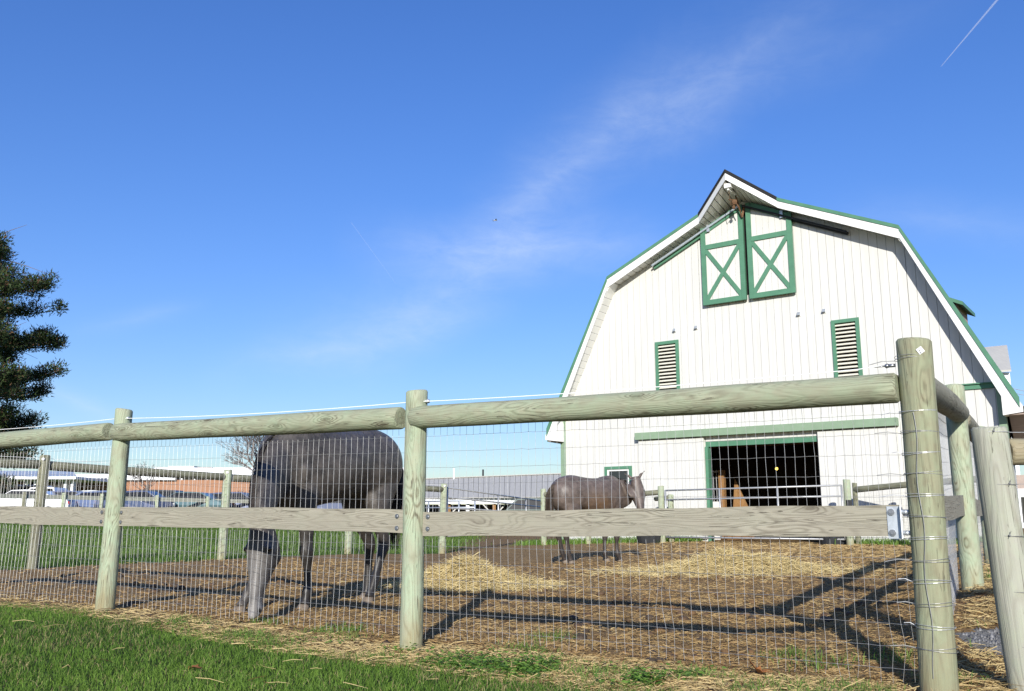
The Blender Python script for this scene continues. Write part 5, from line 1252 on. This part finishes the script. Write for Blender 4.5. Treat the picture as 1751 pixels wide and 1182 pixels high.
# tall outbuilding behind the barn
ob = empty('outbuilding', at(1700, 884, 55)); ob.location.z = 0; tag(ob, 'white building with a grey roof showing behind the right side of the barn', 'building'); O0 = ob.location.copy()
r0_, r1_ = at(1640, 598, 55), at(1722, 590, 55); e0_, e1_ = at(1640, 637, 51), at(1729, 632, 51)
vs = [e0_, e1_, r1_, r0_]; MB().add([v-O0 for v in vs]+[v-O0-Vector((0, 0, .12)) for v in vs], [(0, 1, 2, 3), (7, 6, 5, 4), (0, 4, 5, 1), (1, 5, 6, 2), (2, 6, 7, 3), (3, 7, 4, 0)]).build('roof', M_['roofgrey'], ob)
MB().box(Vector((e0_.x+.1, 51.4, 0))-O0, Vector((e1_.x+.12, 58.5, e1_.z-.1))-O0).build('wall', M_['far_white'], ob)
ob2 = empty('small_outbuilding', at(1760, 884, 45)); ob2.location.z = 0; tag(ob2, 'low white shed with a dark window at the right edge', 'building'); O0 = ob2.location.copy()
a, b = at(1728, 812, 44), at(1850, 812, 44)
MB().box(Vector((a.x, 44, 0))-O0, Vector((b.x, 49, at(1740, 836, 44).z))-O0).build('wall', M_['far_white'], ob2)
MB().box(Vector((a.x, 44.2, at(1740, 836, 44).z))-O0, Vector((b.x, 49, at(1740, 812, 44).z))-O0).build('upper_wall', M_['soffit_brown'], ob2)
MB().box(Vector((at(1745, 850, 44).x, 43.9, at(1745, 893, 44).z))-O0, Vector((at(1775, 850, 44).x, 44, at(1745, 850, 44).z))-O0).build('window', M_['glass'], ob2)
# power lines
pl = MB(); a, b = at(1690, 655, 60), at(1900, 690, 60); pl.tube([a, a.lerp(b, .5)-Vector((0, 0, .25)), b], .02, 4); a, b = at(1690, 664, 60), at(1900, 692, 60); pl.tube([a, a.lerp(b, .5)-Vector((0, 0, .25)), b], .02, 4)
tag(pl.build('power_lines', M_['wire_old']), 'pair of thin power lines right of the barn roof', 'wire')

# ---------------------------------------------------------------- cars
def paint(name, c, metal=.2): return mat(name, c, .35, metal, .02, 2, coat=.7)
M_['carglass'] = mat('car_window_glass', (.015, .017, .02), .2, 0, .1, 3, spec=.25)
M_['tyre'] = mat('tyre_rubber', (.025, .025, .026), .85); M_['rim'] = mat('wheel_rim', (.5, .5, .52), .3, .8); M_['tail'] = mat('tail_lamp', (.45, .02, .02), .2, coat=1); M_['headl'] = mat('head_lamp', (.7, .72, .75), .1, coat=1)
def car(px, py_top, Y, kind, m, label, face=-1, rz=0):
    t = at(px, py_top, Y); z0 = gz(t.x, t.y); Ht = t.z-z0
    root = empty('parked_car', (t.x, Y, z0)); root.rotation_euler = (0, 0, (math.pi if face > 0 else 0)+rz); tag(root, label, 'car', 'cars in the car park')
    L, h, w = {'sedan': (4.6, 1.45, 1.75), 'suv': (4.7, 1.75, 1.85), 'pickup': (5.4, 1.85, 1.9), 'hatch': (4.2, 1.5, 1.72)}[kind]
    sc = max(.85, min(1.25, Ht/h)); L *= sc; h *= sc; w *= sc
    P_ = {'sedan': ([(-.5, .28), (-.5, .5), (-.47, .60), (-.24, .68), (-.10, .98), (.04, 1.0), (.20, .97), (.36, .70), (.48, .66), (.5, .5), (.5, .28)], (-.225, .705, -.10, .955, .185, .945, .34, .705)),
          'suv': ([(-.5, .25), (-.5, .5), (-.47, .62), (-.27, .66), (-.15, .97), (.0, 1.0), (.38, .98), (.47, .66), (.5, .5), (.5, .25)], (-.25, .68, -.145, .94, .36, .945, .44, .68)),
          'pickup': ([(-.5, .27), (-.5, .5), (-.48, .60), (-.27, .64), (-.18, .97), (-.08, 1.0), (.07, .98), (.12, .64), (.5, .63), (.5, .27)], (-.25, .66, -.17, .94, .06, .94, .10, .66)),
          'hatch': ([(-.5, .28), (-.5, .52), (-.46, .63), (-.3, .68), (-.14, .98), (.02, 1.0), (.32, .94), (.46, .7), (.5, .5), (.5, .28)], (-.28, .71, -.14, .95, .30, .91, .41, .71))}[kind]
    prof, g = P_
    mb = MB(); n = len(prof); vs = []
    for y, k in ((-w/2, .0), (w/2, 0)):
        for x, z in prof: ins = .12*max(0, (z-.62)/.38)*w*.8; vs.append((x*L, y-math.copysign(ins, y), z*h))
    for y in (-.62, .62):
        pass
    mb.add(vs, [tuple(range(n)), tuple(range(2*n-1, n-1, -1))]+[(i, i+n, (i+1) % n+n, (i+1) % n) for i in range(n)])
    mb.box((-.49*L, -w*.47, .16*h), (.49*L, w*.47, .3*h)); mb.build('body', m, root)
    for s in (-1, 1):
        q = []
        for i in range(4):
            x, z = g[2*i], g[2*i+1]; ins = .12*max(0, (z-.62)/.38)*w*.8; q.append(Vector((x*L, s*(w/2-ins+.006), z*h)))
        q2 = [v-Vector((0, s*.02, 0)) for v in q]; MB().add(q+q2, [(0, 1, 2, 3), (7, 6, 5, 4), (0, 4, 5, 1), (1, 5, 6, 2), (2, 6, 7, 3), (3, 7, 4, 0)]).build('side_window', M_['carglass'], root)
        for x in (-.31, .30):
            wr = .22*h*(1.0); wh = MB().tube([(x*L, s*(w/2-.2), wr), (x*L, s*(w/2+.012), wr)], wr, 16).build('wheel', M_['tyre'], root); MB().tube([(x*L, s*(w/2+.012), wr), (x*L, s*(w/2+.02), wr)], wr*.6, 12).build('rim', M_['rim'], wh)
        MB().box((.485*L, s*w*.33, .5*h), (.505*L, s*w*.47, .6*h)).build('tail_light', M_['tail'], root); MB().box((-.505*L, s*w*.3, .47*h), (-.485*L, s*w*.46, .55*h)).build('headlight', M_['headl'], root)
    MB().obox((g[0]*L*1.07, 0, .70*h), (g[2]*L*1.08, 0, .95*h), w*.72, .015).build('windscreen', M_['carglass'], root)
    return root
wh_ = paint('white_car_paint', (.80, .82, .84), 0); nb_ = paint('navy_car_paint', (.03, .045, .10)); bk_ = paint('black_car_paint', (.02, .022, .026)); sl_ = paint('silver_car_paint', (.52, .56, .60), .5); bl_ = paint('blue_car_paint', (.06, .09, .18)); tl_ = paint('teal_car_paint', (.035, .085, .10)); rd_ = paint('maroon_car_paint', (.25, .03, .05))
car(46, 838, 40.5, 'sedan', wh_, 'white sedan nearest the fence at the far left of the car park', -1, .15)
car(18, 829, 50, 'suv', wh_, 'white tall vehicle behind the white sedan at the far left', -1)
car(92, 833, 47, 'pickup', wh_, 'white pickup behind and right of the white sedan', -1)
car(118, 848, 42, 'hatch', nb_, 'navy blue car behind the fence just right of the weathered pen post', 1, .1)
car(160, 839, 50, 'sedan', sl_, 'silver-roofed car left of the leftmost round post', -1)
car(190, 850, 42, 'hatch', bl_, 'blue car partly hidden by the leftmost round post', 1)
car(256, 838, 48, 'suv', bk_, 'black rounded car highest in the row before the brick wall', -1)
car(240, 856, 42, 'hatch', nb_, 'dark navy car low behind the fence right of the leftmost round post', 1)
car(322, 855, 42.5, 'sedan', tl_, 'dark teal car behind the pale fence between two posts', -1)
car(300, 847, 52, 'sedan', bk_, 'black car in the back row before the brick wall', 1)
car(400, 856, 44, 'hatch', nb_, 'navy car with red tail light left of the grazing horse', 1)
car(372, 849, 53, 'sedan', bk_, 'black low car in the back row left of the grazing horse', 1)
car(470, 855, 45, 'sedan', rd_, 'maroon car glimpsed behind the grazing horse neck', 1)
car(560, 862, 45, 'hatch', nb_, 'blue car glimpsed under the belly of the grazing horse', -1)
car(620, 853, 50, 'suv', nb_, 'navy car glimpsed between the legs of the grazing horse', -1)
car(908, 852, 44, 'suv', paint('green_black_paint', (.03, .05, .045)), 'dark green-black vehicle parked beyond the pen gate by the shed', -1)

# rubber tub and bits by the barn
def tub(px, py, Y, r, h, label):
    p = at(px, py, Y); z = gz(p.x, p.y); root = empty('feed_tub', (p.x, p.y, z)); tag(root, label, 'tub', 'rubber tubs by the barn'); mb = MB(); vs = []; fs = []; n = 18
    for rr_, zz in ((r*.82, 0), (r, h), (r*.93, h), (r*.76, .03)):
        for k in range(n): a = 2*math.pi*k/n; vs.append((rr_*math.cos(a), rr_*math.sin(a), zz))
    for i in range(3):
        for k in range(n): fs.append((i*n+k, i*n+(k+1) % n, (i+1)*n+(k+1) % n, (i+1)*n+k))
    fs += [tuple(range(n-1, -1, -1)), tuple(range(3*n, 4*n))]; mb.add(vs, fs).build('bowl', M_['rubber'], root); MB().tube([(r*1.0*math.cos(2*math.pi*k/18), r*1.0*math.sin(2*math.pi*k/18), h) for k in range(19)], .015, 5).build('rim', M_['rubber'], root)
tub(1112, 922, 23.7, .38, .28, 'black rubber tub at the foot of the barn left of the yard gate')
tub(1425, 922, 21.3, .36, .26, 'black rubber tub beside the right gate post before the barn')
# bird and contrails
bd = empty('gliding_bird', at(847, 377, 60)); tag(bd, 'small pale bird gliding high in the sky left of the barn roof', 'bird'); bd.rotation_euler = (0, 0, R(20))
mb = MB(); ring_loft(mb, [((x, 0, 0), (0, 1, 0), r_, (0, 0, 1), r_*.8) for x, r_ in ((-.16, .008), (-.08, .03), (.02, .04), (.1, .03), (.15, .012))], 8)
M_['gull'] = mat('pale_feathers', (.62, .60, .56), .7); mb.build('body', M_['gull'], bd, smooth=True)
for s in (-1, 1):
    MB().add([(-.05, 0, .01), (.07, 0, .01), (.06, s*.16, .05), (-.03, s*.17, .05), (-.08, s*.34, .02)], [(0, 1, 2, 3), (3, 2, 4)] if s > 0 else [(3, 2, 1, 0), (4, 2, 3)]).add([(-.05, 0, .0), (.07, 0, .0), (.06, s*.16, .042), (-.03, s*.17, .042), (-.08, s*.34, .018)], [(3, 2, 1, 0), (4, 2, 3)] if s > 0 else [(0, 1, 2, 3), (3, 2, 4)]).build('wing', M_['gull'], bd)
MB().add([(-.12, -.03, 0), (-.12, .03, 0), (-.24, .045, 0), (-.24, -.045, 0), (-.12, 0, .01), (-.24, 0, .006)], [(0, 4, 5, 3), (4, 1, 2, 5), (3, 2, 1, 0)]).build('tail', M_['gull'], bd)
def contrail(p0, p1, w0, w1, alpha, label, D=5200):
    m = bpy.data.materials.new('contrail_ice'); m.use_nodes = True; t = m.node_tree; b = t.nodes['Principled BSDF']; b.inputs['Base Color'].default_value = (.9, .92, .95, 1); b.inputs['Roughness'].default_value = 1; b.inputs['Alpha'].default_value = alpha
    a = ray(*p0).normalized()*D; c = ray(*p1).normalized()*D; o = a+Vector((0, 0, CZ)); d = c-a
    mb = MB(); n = 14; mb.tube([d*(k/n) for k in range(n+1)], [w0+(w1-w0)*k/n for k in range(n+1)], 8); ob_ = mb.build('contrail', m, loc=o, smooth=True); tag(ob_, label, 'contrail')
contrail((1609, 114), (1712, -8), 1.8, 6, .12, 'white contrail streak near the top right corner of the sky')
contrail((676, 484), (600, 380), 1.2, 2.6, .03, 'faint thin contrail in the middle of the sky')
